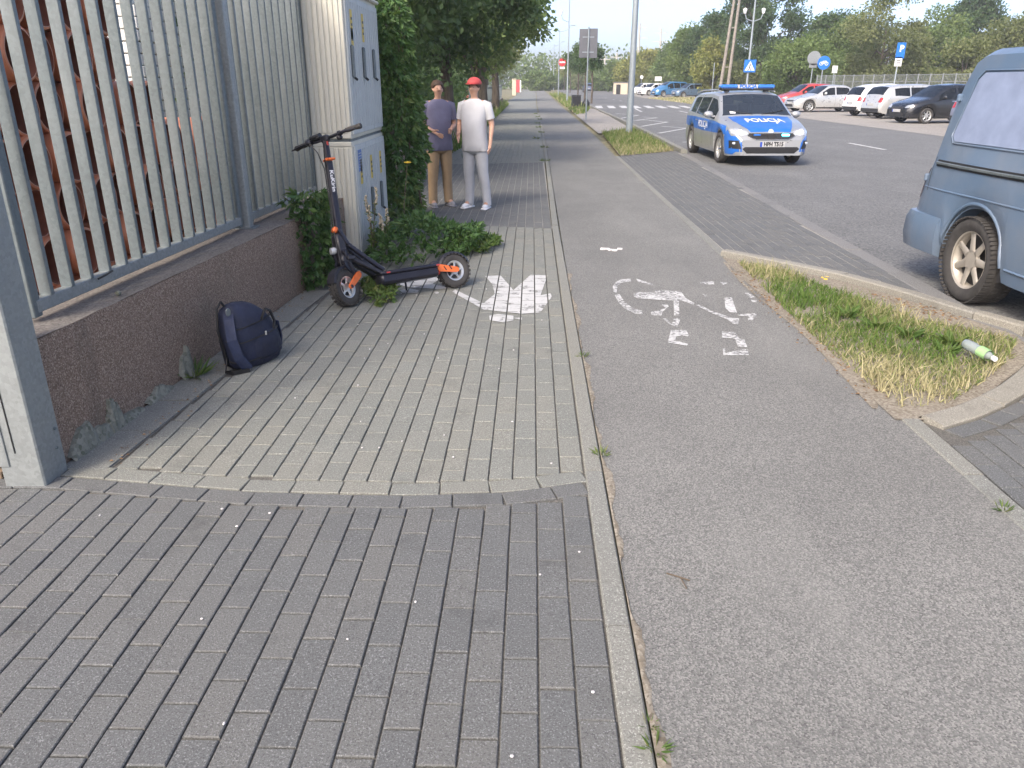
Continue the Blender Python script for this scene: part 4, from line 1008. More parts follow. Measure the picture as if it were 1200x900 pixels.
def band(pts, wd, th, mat, name, side=(0, 0, 1)):
    b = MB(); P = [Vector(p) for p in pts]; vs = []; sd_ = Vector(side)
    for i, p in enumerate(P):
        t = (P[min(i + 1, len(P) - 1)] - P[max(i - 1, 0)]).normalized(); u = sd_ - t * sd_.dot(t); u.normalize(); n_ = t.cross(u)
        vs += [p + u * wd / 2 + n_ * th / 2, p + u * wd / 2 - n_ * th / 2, p - u * wd / 2 - n_ * th / 2, p - u * wd / 2 + n_ * th / 2]
    b.add(vs, [(i * 4 + j, i * 4 + (j + 1) % 4, i * 4 + 4 + (j + 1) % 4, i * 4 + 4 + j) for i in range(len(P) - 1) for j in range(4)] + [(0, 1, 2, 3), tuple(len(P) * 4 - 4 + j for j in (3, 2, 1, 0))])
    return b.build(name, mat, bp, fix=True)
band([(-.14, .0, .285), (-.19, -.05, .25), (-.215, -.085, .16), (-.195, -.105, .07), (-.15, -.125, .012)], .062, .014, M['navy2'], 'shoulder_strap', (.55, -.83, 0))
band([(-.13, .02, .275), (-.17, .03, .325), (-.215, .02, .30), (-.245, .0, .2), (-.235, -.02, .1), (-.225, -.03, .03)], .014, .008, M['black'], 'carry_loop', (.4, -.9, 0))
band([(-.215, -.02, .07), (-.27, -.05, .012), (-.25, -.10, .008), (-.15, -.135, .009)], .02, .006, M['black'], 'strap_tail', (0, 0, 1))
band([(.02, -.1, .225), (.06, -.1, .27), (.11, -.085, .25), (.125, -.1, .2), (.1, -.115, .17)], .014, .01, M['black'], 'piping', (.1, -1, .3))
b = MB(); b.lathe([(0, .004), (.018, .004), (.02, 0)], (-.18, -.04, .285), 'y', 12, R=Matrix.Rotation(math.pi, 3, 'Z')); b.build('badge', M['galv'], bp)
for nm, zz_, rr_ in (('zip_line', .215, .1), ('pocket_seam', .15, .118), ('base_seam', .05, .116)):
    b = MB(); rx = {.215: .176, .15: .202, .05: .209}[zz_]; cx_ = {.215: -.03, .15: -.013, .05: 0}[zz_]
    b.tube([(cx_ + (rx + .003) * math.copysign(abs(math.cos(a)) ** .74, math.cos(a)), .004 - (rr_ + .004) * abs(math.sin(a)) ** .74, zz_ + .012 * math.sin(2 * a)) for a in np.linspace(.15, math.pi - .15, 22)], .0035, 5); b.build(nm, M['black'], bp)
band([(.205, -.03, .03), (.215, -.04, .10), (.195, -.04, .18)], .03, .008, M['navy2'], 'compression_strap', (0, -1, 0))
b = MB(); b.box((.02, -.128, .16), (.012, .006, .02), bev=.002); b.build('zip_pull', M['alloy'], bp)

# ================================================================== bottle, scraps
M['pet'] = plain('clear_plastic', (.50, .56, .54), .15, var=.1, coat=.5); M['pet'].node_tree.nodes['Principled BSDF'].inputs['Transmission Weight'].default_value = .55
M['green_label'] = plain('green_label', (.30, .50, .22), .5, var=.15)
bt = thing('plastic_bottle', 'crushed clear plastic bottle with green label lying on the verge grass', 'bottle', (2.62, 4.30, .075))
bt.rotation_euler = (0, math.radians(4), math.radians(-78))
b = MB(); b.lathe([(0, -.125), (.024, -.125), (.031, -.115), (.032, -.05), (.029, -.03), (.032, .0), (.031, .04), (.022, .075), (.012, .098), (.012, .112)], (0, 0, 0), 'x', 16); b.build('bottle_body', M['pet'], bt, smooth=50)
b = MB(); b.lathe([(.0335, -.0), (.034, .006), (.0335, .07)], (0, 0, 0), 'x', 16); o = b.build('bottle_label', M['green_label'], bt, smooth=50); o.location.x = -.1 + .12 - .02
b = MB(); b.lathe([(.0145, .10), (.0148, .122), (0, .122)], (0, 0, 0), 'x', 12); b.build('cap', M['white_print'], bt)
M['feather'] = plain('crumpled_tissue', (.55, .53, .52), .9, var=.2)
b = MB(); cx, cy = gpt(713, 293)
for k in range(7): b.box((cx + random.gauss(0, .045), cy + random.gauss(0, .03), .008), (.05, .03, .006), Matrix.Rotation(random.uniform(0, 3), 3, 'Z') @ Matrix.Rotation(random.gauss(0, .3), 3, 'X'))
tag(b.build('tissue_scrap', M['feather']), 'torn pale tissue scrap lying on the cycle path', 'litter')
b = MB(); q = gpt(967, 326, .05); [b.box((q[0] + random.gauss(0, .012), q[1] + random.gauss(0, .012), .04 + .012 * k), (.028, .016, .003), Matrix.Rotation(k * 1.1, 3, 'Z') @ Matrix.Rotation(.3, 3, 'X')) for k in range(3)]
tag(b.build('yellow_leaf', M['flower']), 'single yellow leaf lying at the verge kerb', 'leaf')
b = MB(); q = gpt(797, 680); b.tube([(q[0] - .04, q[1] + .03, .006), (q[0], q[1], .012), (q[0] + .03, q[1] - .01, .007)], .0028, 5); b.tube([(q[0], q[1], .011), (q[0] + .012, q[1] - .05, .005)], .0022, 5); tag(b.build('twig', M['stem']), 'thin forked twig lying on the cycle path asphalt', 'twig')
n_ = 46; q = np.concatenate([poly_points([(-2.0, 1.2), (.2, 1.2), (.2, 2.6), (-1.9, 2.6)], 16), poly_points([(-1.6, 2.9), (.2, 2.9), (.2, 6), (-1.3, 6)], 30)])
b = MB()
for x, y in q: b.ball((x, y, .004), (random.uniform(.003, .007), random.uniform(.003, .006), .003), 5, 4)
o = b.build('grit', M['feather']); tag(o, 'specks of pale grit scattered over the pavers', 'grit', kind='stuff')

# ================================================================== people
def skin_mesh(name, J, E, root, mat, parent, sub=2, smoothf=True):
    names = list(J); idx = {n: i for i, n in enumerate(names)}
    me = bpy.data.meshes.new(name); me.from_pydata([J[n][0] for n in names], [(idx[a], idx[c]) for a, c in E], []); me.update()
    o = bpy.data.objects.new(name, me); COL.objects.link(o)
    md = o.modifiers.new('skin', 'SKIN'); md.use_smooth_shade = True; md.branch_smoothing = .6
    sv = me.skin_vertices[0].data
    for n in names:
        r = J[n][1]; sv[idx[n]].radius = r if hasattr(r, '__len__') else (r, r); sv[idx[n]].use_root = (n == root)
    o.modifiers.new('sub', 'SUBSURF').levels = sub
    dg = bpy.context.evaluated_depsgraph_get(); dg.update(); m2 = bpy.data.meshes.new_from_object(o.evaluated_get(dg))
    bpy.data.objects.remove(o); m2.materials.clear(); m2.materials.append(mat); m2.polygons.foreach_set('use_smooth', [True] * len(m2.polygons))
    return link(name, m2, parent)
M['lip'] = plain('lip', (.36, .16, .12), .5); M['skin'] = plain('skin', (.50, .29, .20), .55, var=.08); M['hair'] = plain('brown_hair', (.06, .035, .02), .7, var=.3, scale=40, bmp=.4)
def person(label, loc, rz, H, top, bottom, shoe, arms, stance, hat=None, belly=0.0, sleeves=True, hair=True, long_sleeve=False):
    t = thing('person', label, 'person', loc, rz); k = H / 1.75
    S = lambda x, y, z: (x * k, y * k, z * k)
    J = {'hip': (S(0, 0, .95), .13 * k), 'waist': (S(0, -.01, 1.10), .115 * k), 'chest': (S(0, -.02 , 1.30), (.14 * k, .11 * k)), 'collar': (S(0, .0, 1.44), .075 * k), 'neck': (S(0, -.005, 1.50), .05 * k),
         'jaw': (S(0, -.03, 1.565), (.055 * k, .065 * k)), 'head': (S(0, -.015, 1.645), (.074 * k, .092 * k)), 'crown': (S(0, -.005, 1.71), (.05 * k, .06 * k)),
         'nose': (S(0, -.125, 1.61), .010 * k), 'ear_a': (S(.085, 0, 1.62), .014 * k), 'ear_b': (S(-.085, 0, 1.62), .014 * k)}
    E = [('hip', 'waist'), ('waist', 'chest'), ('chest', 'collar'), ('collar', 'neck'), ('neck', 'jaw'), ('jaw', 'head'), ('head', 'crown'), ('head', 'nose'), ('head', 'ear_a'), ('head', 'ear_b')]
    for s_, (el, wr), ft in ((1, arms[0], stance[0]), (-1, arms[1], stance[1])):
        c = 'a' if s_ > 0 else 'b'
        J['sh' + c] = (S(s_ * .185, 0, 1.42), .055 * k); J['el' + c] = (S(s_ * el[0], el[1], el[2]), .04 * k); J['wr' + c] = (S(s_ * wr[0], wr[1], wr[2]), .028 * k)
        d = (Vector(wr) - Vector(el)).normalized(); p = Vector((s_ * wr[0], wr[1], wr[2])) + Vector((s_ * d.x, d.y, d.z)) * .07
        J['palm' + c] = (S(*p), (.034 * k, .018 * k)); E += [('collar', 'sh' + c), ('sh' + c, 'el' + c), ('el' + c, 'wr' + c), ('wr' + c, 'palm' + c)]
        dd = Vector((s_ * d.x, d.y, d.z)); sd_ = dd.cross(Vector((s_, .2, .1))).normalized()
        for f in range(4):
            off = sd_ * (.026 * (f - 1.5) / 1.5); L_ = (.07, .082, .078, .06)[f]; m1 = p + dd * .045 + off; m2_ = m1 + dd * L_ * .7 + Vector((-s_ * .012, -.014, 0))
            J['f%d' % f + c] = (S(*m1), .010 * k); J['g%d' % f + c] = (S(*m2_), .008 * k); E += [('palm' + c, 'f%d' % f + c), ('f%d' % f + c, 'g%d' % f + c)]
        tm = Vector((s_ * wr[0], wr[1], wr[2])) + dd * .035 - sd_ * .045; J['th' + c] = (S(*tm), .011 * k); J['ti' + c] = (S(*(tm + dd * .05 - sd_ * .012)), .009 * k); E += [('wr' + c, 'th' + c), ('th' + c, 'ti' + c)]
        kx, ky, ax, ay = ft
        J['th_' + c] = (S(s_ * .095, 0, .88), .095 * k); J['kn' + c] = (S(s_ * kx, ky, .50), .058 * k); J['ca' + c] = (S(s_ * lerp(kx, ax, .3), lerp(ky, ay, .3) + .02, .36), .056 * k); J['an' + c] = (S(s_ * ax, ay, .09), .036 * k); J['to' + c] = (S(s_ * (ax + .02), ay - .13, .035), .033 * k)
        E += [('hip', 'th_' + c), ('th_' + c, 'kn' + c), ('kn' + c, 'ca' + c), ('ca' + c, 'an' + c), ('an' + c, 'to' + c)]
    body = skin_mesh('body', J, E, 'hip', M['skin'], t)
    b = MB(); superloft(b, [(z * k, rx * k, (ry + (belly if .95 < z < 1.25 else 0)) * k, 0, (-.012 - (belly * .5 if .95 < z < 1.25 else 0)) * k) for z, rx, ry in ((.80, .187, .128), (.805, .195, .135), (.90, .188, .13), (1.05, .172, .122), (1.20, .178, .125), (1.32, .198, .124), (1.40, .20, .105), (1.445, .165, .09), (1.475, .10, .078), (1.49, .066, .066))], 28, 2.3, .012)
    for c, s_ in (('a', 1), ('b', -1)):
        a_, e_, w_ = Vector(J['sh' + c][0]), Vector(J['el' + c][0]), Vector(J['wr' + c][0])
        b.tube([a_ + Vector((-s_ * .05 * k, 0, -.005 * k)), a_ + Vector((s_ * .005, 0, -.02 * k)), a_ + (e_ - a_) * .4, a_ + (e_ - a_) * .72], [.062 * k, .07 * k, .064 * k, .062 * k], 14)
    b.build('shirt', top, t, smooth=60)
    b = MB(); superloft(b, [(z * k, rx * k, ry * k, 0, -.004) for z, rx, ry in ((.76, .10, .09), (.79, .165, .112), (.86, .178, .12), (.95, .168, .118), (1.02, .155, .112))], 24, 2.4, .008)
    for c, s_ in (('a', 1), ('b', -1)):
        b.tube([Vector(S(s_ * .088, 0, .90)), Vector(S(s_ * .092, -.005, .78)), Vector(J['kn' + c][0]), Vector(J['ca' + c][0]), Vector(J['an' + c][0]) + Vector((0, .005, .01)), Vector(J['an' + c][0]) + Vector((0, 0, -.035))], [.085 * k, .098 * k, .076 * k, .07 * k, .064 * k, .066 * k], 16)
    b.build('trousers', bottom, t, smooth=60)
    for c in 'ab':
        a_, q = Vector(J['an' + c][0]), Vector(J['to' + c][0]); b = MB(); d = (q - a_); d.z = 0; d.normalize(); an = math.atan2(d.y, d.x); R = Matrix.Rotation(an, 3, 'Z')
        b.box(a_ + d * .05 * k + Vector((0, 0, -a_.z + .012)), (.27 * k, .09 * k, .024), R, .01); b.ball(a_ + d * .09 * k + Vector((0, 0, -a_.z + .035)), (.095 * k, .042 * k, .035), 12, 8, R); b.ball(a_ + Vector((0, 0, -a_.z + .045)) - d * .02 * k, (.06 * k, .042 * k, .055), 12, 8, R); b.build('shoe', shoe, t, smooth=50)
    if hair:
        b = MB(); b.ball(S(0, .014, 1.662), (.086 * k, .100 * k, .086 * k), 16, 10); b.v = [(x, y, max(z, (1.60 - .25 * min(0, (y / k + .02)) * 1.2 + (.06 if y < -.03 * k else 0)) * k)) for x, y, z in b.v]; b.build('hair', M['hair'], t, smooth=60)
    for s_ in (-1, 1): b = MB(); b.ball(S(s_ * .034, -.098, 1.635), (.007 * k, .006 * k, .004 * k), 8, 5); b.build('eye', M['black'], t)
    b = MB(); b.ball(S(0, -.098, 1.562), (.016 * k, .006 * k, .003 * k), 8, 5); b.build('mouth', M['lip'], t)
    if hat:
        b = MB(); b.ball(S(0, .0, 1.685), (.10 * k, .115 * k, .085 * k), 16, 10); b.v = [(x, y, max(z, 1.675 * k)) for x, y, z in b.v]; b.lathe([(.0, 0), (.085 * k, 0), (.085 * k, .008), (0, .010)], S(0, -.085, 1.675), 'z', 16); b.build('cap', hat, t, smooth=60)
    return t
M['white_cloth'] = plain('white_cotton', (.52, .52, .53), .85, var=.06, bmp=.3, bscale=25); M['pale_trousers'] = plain('pale_trousers', (.40, .41, .43), .85, var=.1, bmp=.3, bscale=25)
M['red_cap'] = plain('red_cotton', (.42, .06, .06), .8); M['purple_cloth'] = plain('grey_violet_cotton', (.13, .125, .19), .85, var=.15, bmp=.3, bscale=25); M['tan_cloth'] = plain('tan_twill', (.30, .21, .12), .85, var=.15, bmp=.3, bscale=25); M['grey_shoe'] = plain('grey_shoe', (.25, .25, .27), .7)
arms_down = [((.24, .03, 1.15), (.25, -.06, .92)), ((.24, .03, 1.15), (.25, -.05, .92))]
person('person in white top, pale trousers and red cap standing on dark pavers', (-.72, 10.2, 0), math.radians(-22), 1.58, M['white_cloth'], M['pale_trousers'], M['white_print'], [((.25, .03, 1.15), (.27, -.08, .93)), ((.25, .02, 1.15), (.16, -.2, 1.02))], [(.12, -.01, .16, .02), (.11, .0, .12, .02)], M['red_cap'], .03)
person('person in grey violet shirt and tan trousers standing beside the hanging creeper', (-1.20, 10.35, 0), math.radians(25), 1.57, M['purple_cloth'], M['tan_cloth'], M['grey_shoe'], [((.24, .0, 1.14), (.12, -.2, 1.1)), ((.24, .03, 1.15), (.13, -.19, 1.06))], [(.11, .0, .13, .02), (.11, -.02, .12, .0)], None, .02, hair=True)
# ================================================================== vehicles
M['glass'] = glass_mat('car_glass', (.45, .50, .55), .45, .03, (.05, .065, .09)); M['glass_dark'] = glass_mat('dark_car_glass', (.10, .11, .12), .6)  # car_glass base lifted towards blue, painting in the reflected sky
M['trim'] = plain('black_trim', (.018, .018, .019), .55, var=.2); M['chrome'] = plain('bright_trim', (.65, .65, .65), .2, .9, var=.05)
M['interior'] = plain('dark_interior', (.03, .03, .033), .85, var=.3); M['plate_white'] = plain('plate_white', (.42, .42, .41), .5, var=.04); M['plate_blue'] = plain('plate_blue', (.02, .06, .35), .5)
M['lamp_glass'] = plain('headlamp_glass', (.55, .57, .58), .1, .4, coat=1.0); M['tail_red'] = plain('tail_lamp_red', (.35, .015, .012), .2, coat=1.0)
def smooth_prof(prof, sig):
    """piecewise linear profile blurred a little so that panels flow"""
    def f(x):
        o = np.linspace(-2, 2, 9); wts = np.exp(-o ** 2 / 2); return float((np.interp(x + o * sig, [p[0] for p in prof], [p[1] for p in prof]) * wts).sum() / wts.sum())
    return f
class Car:
    """body lofted along its length; s = metres back from the front bumper, local Y = s - L/2, front faces -Y"""
    def __init__(c, name, label, cat, loc, rz, L, W, top, belt, plan, sill, wheels, R, screen, rear, side, paint, group=None, tumble=.34, sig=.05, wheel_kw=None, glass='glass', arch=.055, low=None, crown=.03):
        c.root = thing(name, label, cat, loc, rz, group); c.L, c.W = L, W
        ft, fb, fp = smooth_prof(top, sig), smooth_prof(belt, .08), smooth_prof([(x, y * W / 2) for x, y in plan], .04)
        fl = smooth_prof(low or [(0, sill + .03), (.25, sill), (L - .3, sill + .02), (L, sill + .1)], .05)
        xs = set(np.round(np.linspace(0, L, 64), 4)); RA = R + arch
        for wx in wheels:
            for a in np.linspace(0, math.pi, 15): xs.add(round(wx + RA * math.cos(a), 4))
        for q in list(screen) + list(rear) + [e for s_ in side for e in s_]: xs.add(round(q, 4)); 
        xs = sorted(x for x in xs if 0 <= x <= L); xs = [x for i, x in enumerate(xs) if i == 0 or x - xs[i - 1] > .006 or x in (L,)]
        K = 12; V = []
        for x in xs:
            w_ = fp(x); zl = fl(x)
            for wx in wheels:
                if abs(x - wx) < RA: zl = max(zl, R + math.sqrt(max(0, RA ** 2 - (x - wx) ** 2)))
            zb, zt = fb(x), ft(x); zb = min(zb, zt - .012); zb = max(zb, zl + .02); zt = max(zt, zb + .012); h = zt - zb
            inset = .055 + min(h, .1) * .2
            wt = w_ * .965 - h * tumble - .02
            rr_ = min(.05, h * .35)
            y = x - L / 2
            sec = [(w_ * .80, zl + .0), (w_ * .955, zl), (w_ * .985, lerp(zl, zb, .16)), (w_, lerp(zl, zb, .42)), (w_ * .998, lerp(zl, zb, .68)), (w_ * .987, lerp(zl, zb, .88)), (w_ * .965, zb),
                   (lerp(w_ * .955, wt + .012, .84), lerp(zb, zt - rr_, .86)), (wt + .012, zt - rr_), (wt - rr_ * 1.2, zt - rr_ * .12), (wt * .5, zt + crown * .7), (0, zt + crown)]
            V.append([(q[0], y, q[1]) for q in sec])
        c.xs, c.V, c.K = xs, V, K
        regs = {}
        def put(reg, quad): regs.setdefault(reg, []).append(quad)
        for i in range(len(xs) - 1):
            xm = (xs[i] + xs[i + 1]) / 2
            for j in range(K - 1):
                quad = [V[i][j], V[i + 1][j], V[i + 1][j + 1], V[i][j + 1]]; reg = 'body'
                if j >= 9 and screen[0] <= xm <= screen[1]: reg = 'windscreen'
                elif j >= 9 and rear[0] <= xm <= rear[1]: reg = 'rear_window'
                elif j == 6:
                    for n_, s_ in enumerate(side):
                        if s_[0] <= xm <= s_[1]: reg = 'side_window%d' % n_
                for sg in (1, -1):
                    q = [(sg * p[0], p[1], p[2]) for p in quad]; q = q[::-1] if sg > 0 else q
                    put(reg if not reg.startswith('side') else reg + ('a' if sg > 0 else 'b'), q)
        for i, flip in ((0, False), (-1, True)):
            ring = V[i]; rng = [(p[0], p[1], p[2]) for p in ring] + [(-p[0], p[1], p[2]) for p in ring[:-1][::-1]]
            regs.setdefault('cap', []).append(rng if flip else rng[::-1])
        b = MB()
        for q in regs['body'] + regs['cap']: b.add(q, [tuple(range(len(q)))])
        body = c.body = b.build('body', paint, c.root, smooth=32, fix=False)
        bm = bmesh.new(); bm.from_mesh(body.data); bmesh.ops.remove_doubles(bm, verts=bm.verts, dist=.0004); bmesh.ops.recalc_face_normals(bm, faces=bm.faces); bm.to_mesh(body.data)
        allb = MB()
        for r in regs.values():
            for q in r: allb.add(q, [tuple(range(len(q)))])
        c.bvh = BVHTree.FromPolygons([Vector(v) for v in allb.v], allb.f); bm.free()
        body.data.polygons.foreach_set('use_smooth', [True] * len(body.data.polygons)); body.data.set_sharp_from_angle(angle=math.radians(34))
        for r in regs:
            if r in ('body', 'cap'): continue
            b = MB(); [b.add(q, [(0, 1, 2, 3)]) for q in regs[r]]
            o = b.build('windscreen' if r == 'windscreen' else 'rear_window' if r == 'rear_window' else 'side_window', M[glass], c.root, smooth=40, fix=True)
        # dark lining: floor, wheel wells, cabin block below the windows
        b = MB(); zf = sill + .05
        ws = fp(L / 2) * .8
        b.box((0, 0, zf), (2 * ws, L * .94, .04))
        for wx in wheels:
            for sg in (-1, 1): b.lathe([(RA + .01, -.28), (RA + .01, .0)], (sg * (fp(wx) - .03) if sg > 0 else -fp(wx) + .03 + .28, wx - L / 2, R), 'x', 18, a0=-.2, a1=math.pi + .2)
        zc = fb(L * .5) - .16
        s0, s1 = screen[0] + .35, min(rear[1], L - .25) - .12
        b.box((0, (s0 + s1) / 2 - L / 2, (zf + zc) / 2), (2 * ws * 1.02, s1 - s0, zc - zf))
        b.build('underbody', M['interior'], c.root)
        for n_, sx in enumerate((s0 + .55, s0 + 1.45)):
            for sg in (-1, 1):
                q = MB(); q.box((sg * .36, sx + .15 - L / 2, zc + .18), (.44, .13, .5), Matrix.Rotation(-.2, 3, 'X'), .04); q.box((sg * .36, sx + .2 - L / 2, zc + .50), (.24, .09, .17), None, .03); q.build('car_seat', M['interior'], c.root)
        kw = dict(spokes=7, hub=.07, spw=.05, seg=28, rim_m='alloy'); kw.update(wheel_kw or {})
        for wx in wheels:
            for sg in (-1, 1):
                wl = wheel_parts(c.root, 'wheel', (sg * (fp(wx) - .105 - .004), wx - L / 2, R), R, .2, R * .66, (0, 0, math.pi / 2), **kw)
        c.fp, c.ft, c.fb = fp, ft, fb
    def patch(c, name, pts, mat, side='front', off=.006, parent=None, div=.05, rim=None):
        """a panel that follows the body: outline pts in (x,z) seen from the front/rear, (s,z) from a side, (x,s) from above"""
        bm = bmesh.new(); vs = [bm.verts.new((p[0], p[1], 0)) for p in pts]; f = bm.faces.new(vs)
        bmesh.ops.triangulate(bm, faces=bm.faces)
        for _ in range(5):
            lg = [e for e in bm.edges if e.calc_length() > div]
            if not lg: break
            bmesh.ops.subdivide_edges(bm, edges=lg, cuts=1, use_grid_fill=False); bmesh.ops.triangulate(bm, faces=bm.faces)
        b = MB(); b.v = [c.proj(v.co.x, v.co.y, side, off) for v in bm.verts]; bm.verts.index_update(); b.f = [tuple(v.index for v in f.verts) for f in bm.faces]; b.m = [0] * len(b.f); bm.free()
        return b.build(name, mat, parent or c.root, smooth=50)
    def proj(c, u, v, side, off):
        L = c.L
        if side == 'front': o, d = Vector((u, -L / 2 - 2, v)), Vector((0, 1, 0))
        elif side == 'rear': o, d = Vector((u, L / 2 + 2, v)), Vector((0, -1, 0))
        elif side == 'right': o, d = Vector((-3, u - L / 2, v)), Vector((1, 0, 0))
        elif side == 'left': o, d = Vector((3, u - L / 2, v)), Vector((-1, 0, 0))
        else: o, d = Vector((u, v - L / 2, 4)), Vector((0, 0, -1))
        h, n, _, _ = c.bvh.ray_cast(o, d)
        if h is None:
            h, n, _, _ = c.bvh.find_nearest(o + d * 2.3); n = -d
        if n.dot(d) > 0: n = -n
        return h - d * off * .7 + n * off * .3
    def text(c, name, body, size, mat, side, u, v, off=.008, sx=1.0, bold=.0, flip=False):
        Vt, F = text_mesh(body, size, bold, sx); s_ = -1 if flip else 1
        b = MB(); b.v = [c.proj(u + s_ * p[0], v + p[1], side, off) for p in Vt]; b.f = list(F); b.m = [0] * len(F)
        return b.build(name, mat, c.root)
    def mirrors(c, s, z, mat):
        for sg in (-1, 1):
            x = sg * (c.fp(s) + .06); b = MB(); b.ball((x + sg * .03, s - c.L / 2 + .03, z), (.11, .07, .075), 12, 8); b.box((x - sg * .08, s - c.L / 2 + .03, z - .045), (.12, .05, .04), None, .01); b.build('door_mirror', mat, c.root, smooth=50)
    def plate(c, txt, side, z, u=0.0, w_=.5, tilt=0.0):
        p = c.proj(u, z, side, .02); sg = 1 if side == 'front' else -1
        y = min(c.proj(u + q, z + e, side, .02).y * sg for q in (-.2, 0, .2) for e in (-.05, .05)) * sg
        b = MB(); b.box((u, y, z), (w_, .012, .112), None, .004); o = b.build('number_plate', M['plate_white'], c.root)
        b = MB(); b.box((u - sg * (w_ / 2 - .025), y - sg * .0075, z), (.045, .003, .1)); b.build('plate_band', M['plate_blue'], o)
        if txt:
            Vt, F = text_mesh(txt, .115, .006, .82); b = MB(); b.add([(u + sg * (v[0] + .02), y - sg * .0085, z + v[1]) for v in Vt], F); b.build('plate_text', M['black'], o)
        return o

HATCH = dict(top=[(0, .50), (.05, .62), (.18, .74), (.55, .86), (.98, .96), (1.72, 1.44), (2.2, 1.49), (3.2, 1.45), (3.75, 1.32), (3.98, .98), (4.05, .72), (4.10, .55)], belt=[(0, .52), (.2, .68), (.9, .88), (2.0, .93), (3.5, .98), (4.0, .9), (4.1, .55)],
             plan=[(0, .70), (.08, .84), (.3, .95), (.7, .99), (2, 1), (3.3, .99), (3.8, .94), (4.03, .84), (4.1, .76)], sill=.2, L=4.1, W=1.72, wheels=(.80, 3.32), R=.30, screen=(1.03, 1.70), rear=(3.70, 3.97), side=[(1.25, 2.02), (2.10, 2.92), (2.98, 3.45)])
SEDAN = dict(top=[(0, .48), (.05, .60), (.2, .71), (.7, .82), (1.22, .92), (1.95, 1.38), (2.4, 1.42), (3.0, 1.40), (3.75, 1.06), (4.05, 1.0), (4.4, .96), (4.5, .7), (4.54, .55)], belt=[(0, .5), (.2, .66), (1.1, .86), (2.4, .92), (3.9, .96), (4.4, .92), (4.54, .55)],
             plan=[(0, .70), (.08, .84), (.35, .95), (.8, .99), (2.3, 1), (3.7, .98), (4.3, .90), (4.5, .8), (4.54, .74)], sill=.2, L=4.54, W=1.74, wheels=(.82, 3.52), R=.31, screen=(1.28, 1.93), rear=(3.06, 3.72), side=[(1.55, 2.28), (2.36, 3.15)])
WAGON = dict(top=[(0, .50), (.05, .60), (.18, .72), (.6, .85), (1.12, .95), (1.85, 1.42), (2.4, 1.47), (3.6, 1.44), (4.2, 1.36), (4.45, 1.02), (4.54, .75), (4.6, .55)], belt=[(0, .52), (.2, .68), (1.0, .88), (2.2, .93), (3.8, 1.0), (4.45, .94), (4.6, .55)],
             plan=[(0, .70), (.08, .84), (.32, .95), (.75, .99), (2.2, 1), (3.7, .99), (4.25, .94), (4.52, .84), (4.6, .76)], sill=.2, L=4.6, W=1.80, wheels=(.88, 3.53), R=.325, screen=(1.18, 1.83), rear=(4.15, 4.43), side=[(1.45, 2.25), (2.33, 3.15), (3.22, 3.95)])
def simple_car(kind, name, label, cat, loc, rz, paint, group, plate=None, rear_plate=None, glass='glass_dark', **kw):
    sp = dict(kind); sp.update(kw)
    c = Car(name, label, cat, loc, rz, paint=paint, group=group, glass=glass, **sp); L = c.L
    zt = .66
    for sg in (-1, 1):
        c.patch('headlight', [(sg * .42, .60), (sg * .60, .60), (sg * .76, .66), (sg * .70, .74), (sg * .48, .70)][::sg], M['lamp_glass'], 'front', .008)
        c.patch('tail_light', [(sg * .52, .72), (sg * .74, .70), (sg * .76, .92), (sg * .56, .90)][::sg], M['tail_red'], 'rear', .01)
    c.patch('grille', [(-.36, .56), (.36, .56), (.40, .64), (-.40, .64)], M['trim'], 'front', .006)
    c.patch('lower_intake', [(-.5, .28), (.5, .28), (.42, .42), (-.42, .42)], M['trim'], 'front', .006)
    c.patch('rear_bumper_trim', [(-.7, .3), (.7, .3), (.66, .45), (-.66, .45)], M['trim'], 'rear', .006)
    c.plate('', 'front', .49); c.plate('', 'rear', .80 if kind is SEDAN else .62)
    c.mirrors(kind['screen'][0] + .33, 1.0, paint)
    for s_ in ('left', 'right'):
        for sd_ in kind['side'][:2]:
            c.patch('door_handle', [(sd_[1] - .22, .84), (sd_[1] - .05, .845), (sd_[1] - .05, .868), (sd_[1] - .22, .863)], M['chrome'] if s_ else paint, s_, .02)
            c.patch('door_seam', [(sd_[1] + .03, .34), (sd_[1] + .038, .34), (sd_[1] + .038, .9), (sd_[1] + .03, .9)], M['trim'], s_, .003)
        c.patch('side_sill', [(1.15, .215), (L - 1.35, .215), (L - 1.35, .27), (1.15, .27)], M['trim'], s_, .005)
    return c

M['sign_w'] = plain('badge_white', (.6, .62, .66), .3, var=.05)
# ---- police car
M['silver'] = paint_mat('silver_paint', (.40, .41, .415), .5, .32, .12); M['pol_blue'] = paint_mat('police_blue', (.006, .12, .48), .0, .35, .1)
M['beam'] = plain('lit_headlamp', (.9, .9, .9), .2, emit=(1, .97, .9), estr=5); M['strobe'] = plain('blue_strobe', (.1, .5, .9), .2, emit=(.12, .65, 1), estr=7)
M['lightbar'] = plain('blue_lightbar', (.03, .16, .55), .12, coat=1.0, var=.1)
pc = Car('police_car', 'silver and blue police estate car with roof light bar driving on the road', 'police car', (4.62, 18.12, -.02), math.radians(2.2), paint=M['silver'], **WAGON)
c = pc; L = c.L
c.patch('bonnet_panel', [(-.42, .13), (.42, .13), (.52, .35), (.64, .75), (.66, 1.1), (-.66, 1.1), (-.64, .75), (-.52, .35)], M['pol_blue'], 'top', .004)
c.text('bonnet_lettering', 'POLICJA', .40, M['white_print'], 'top', 0.03, .70, .012, .56, .010)
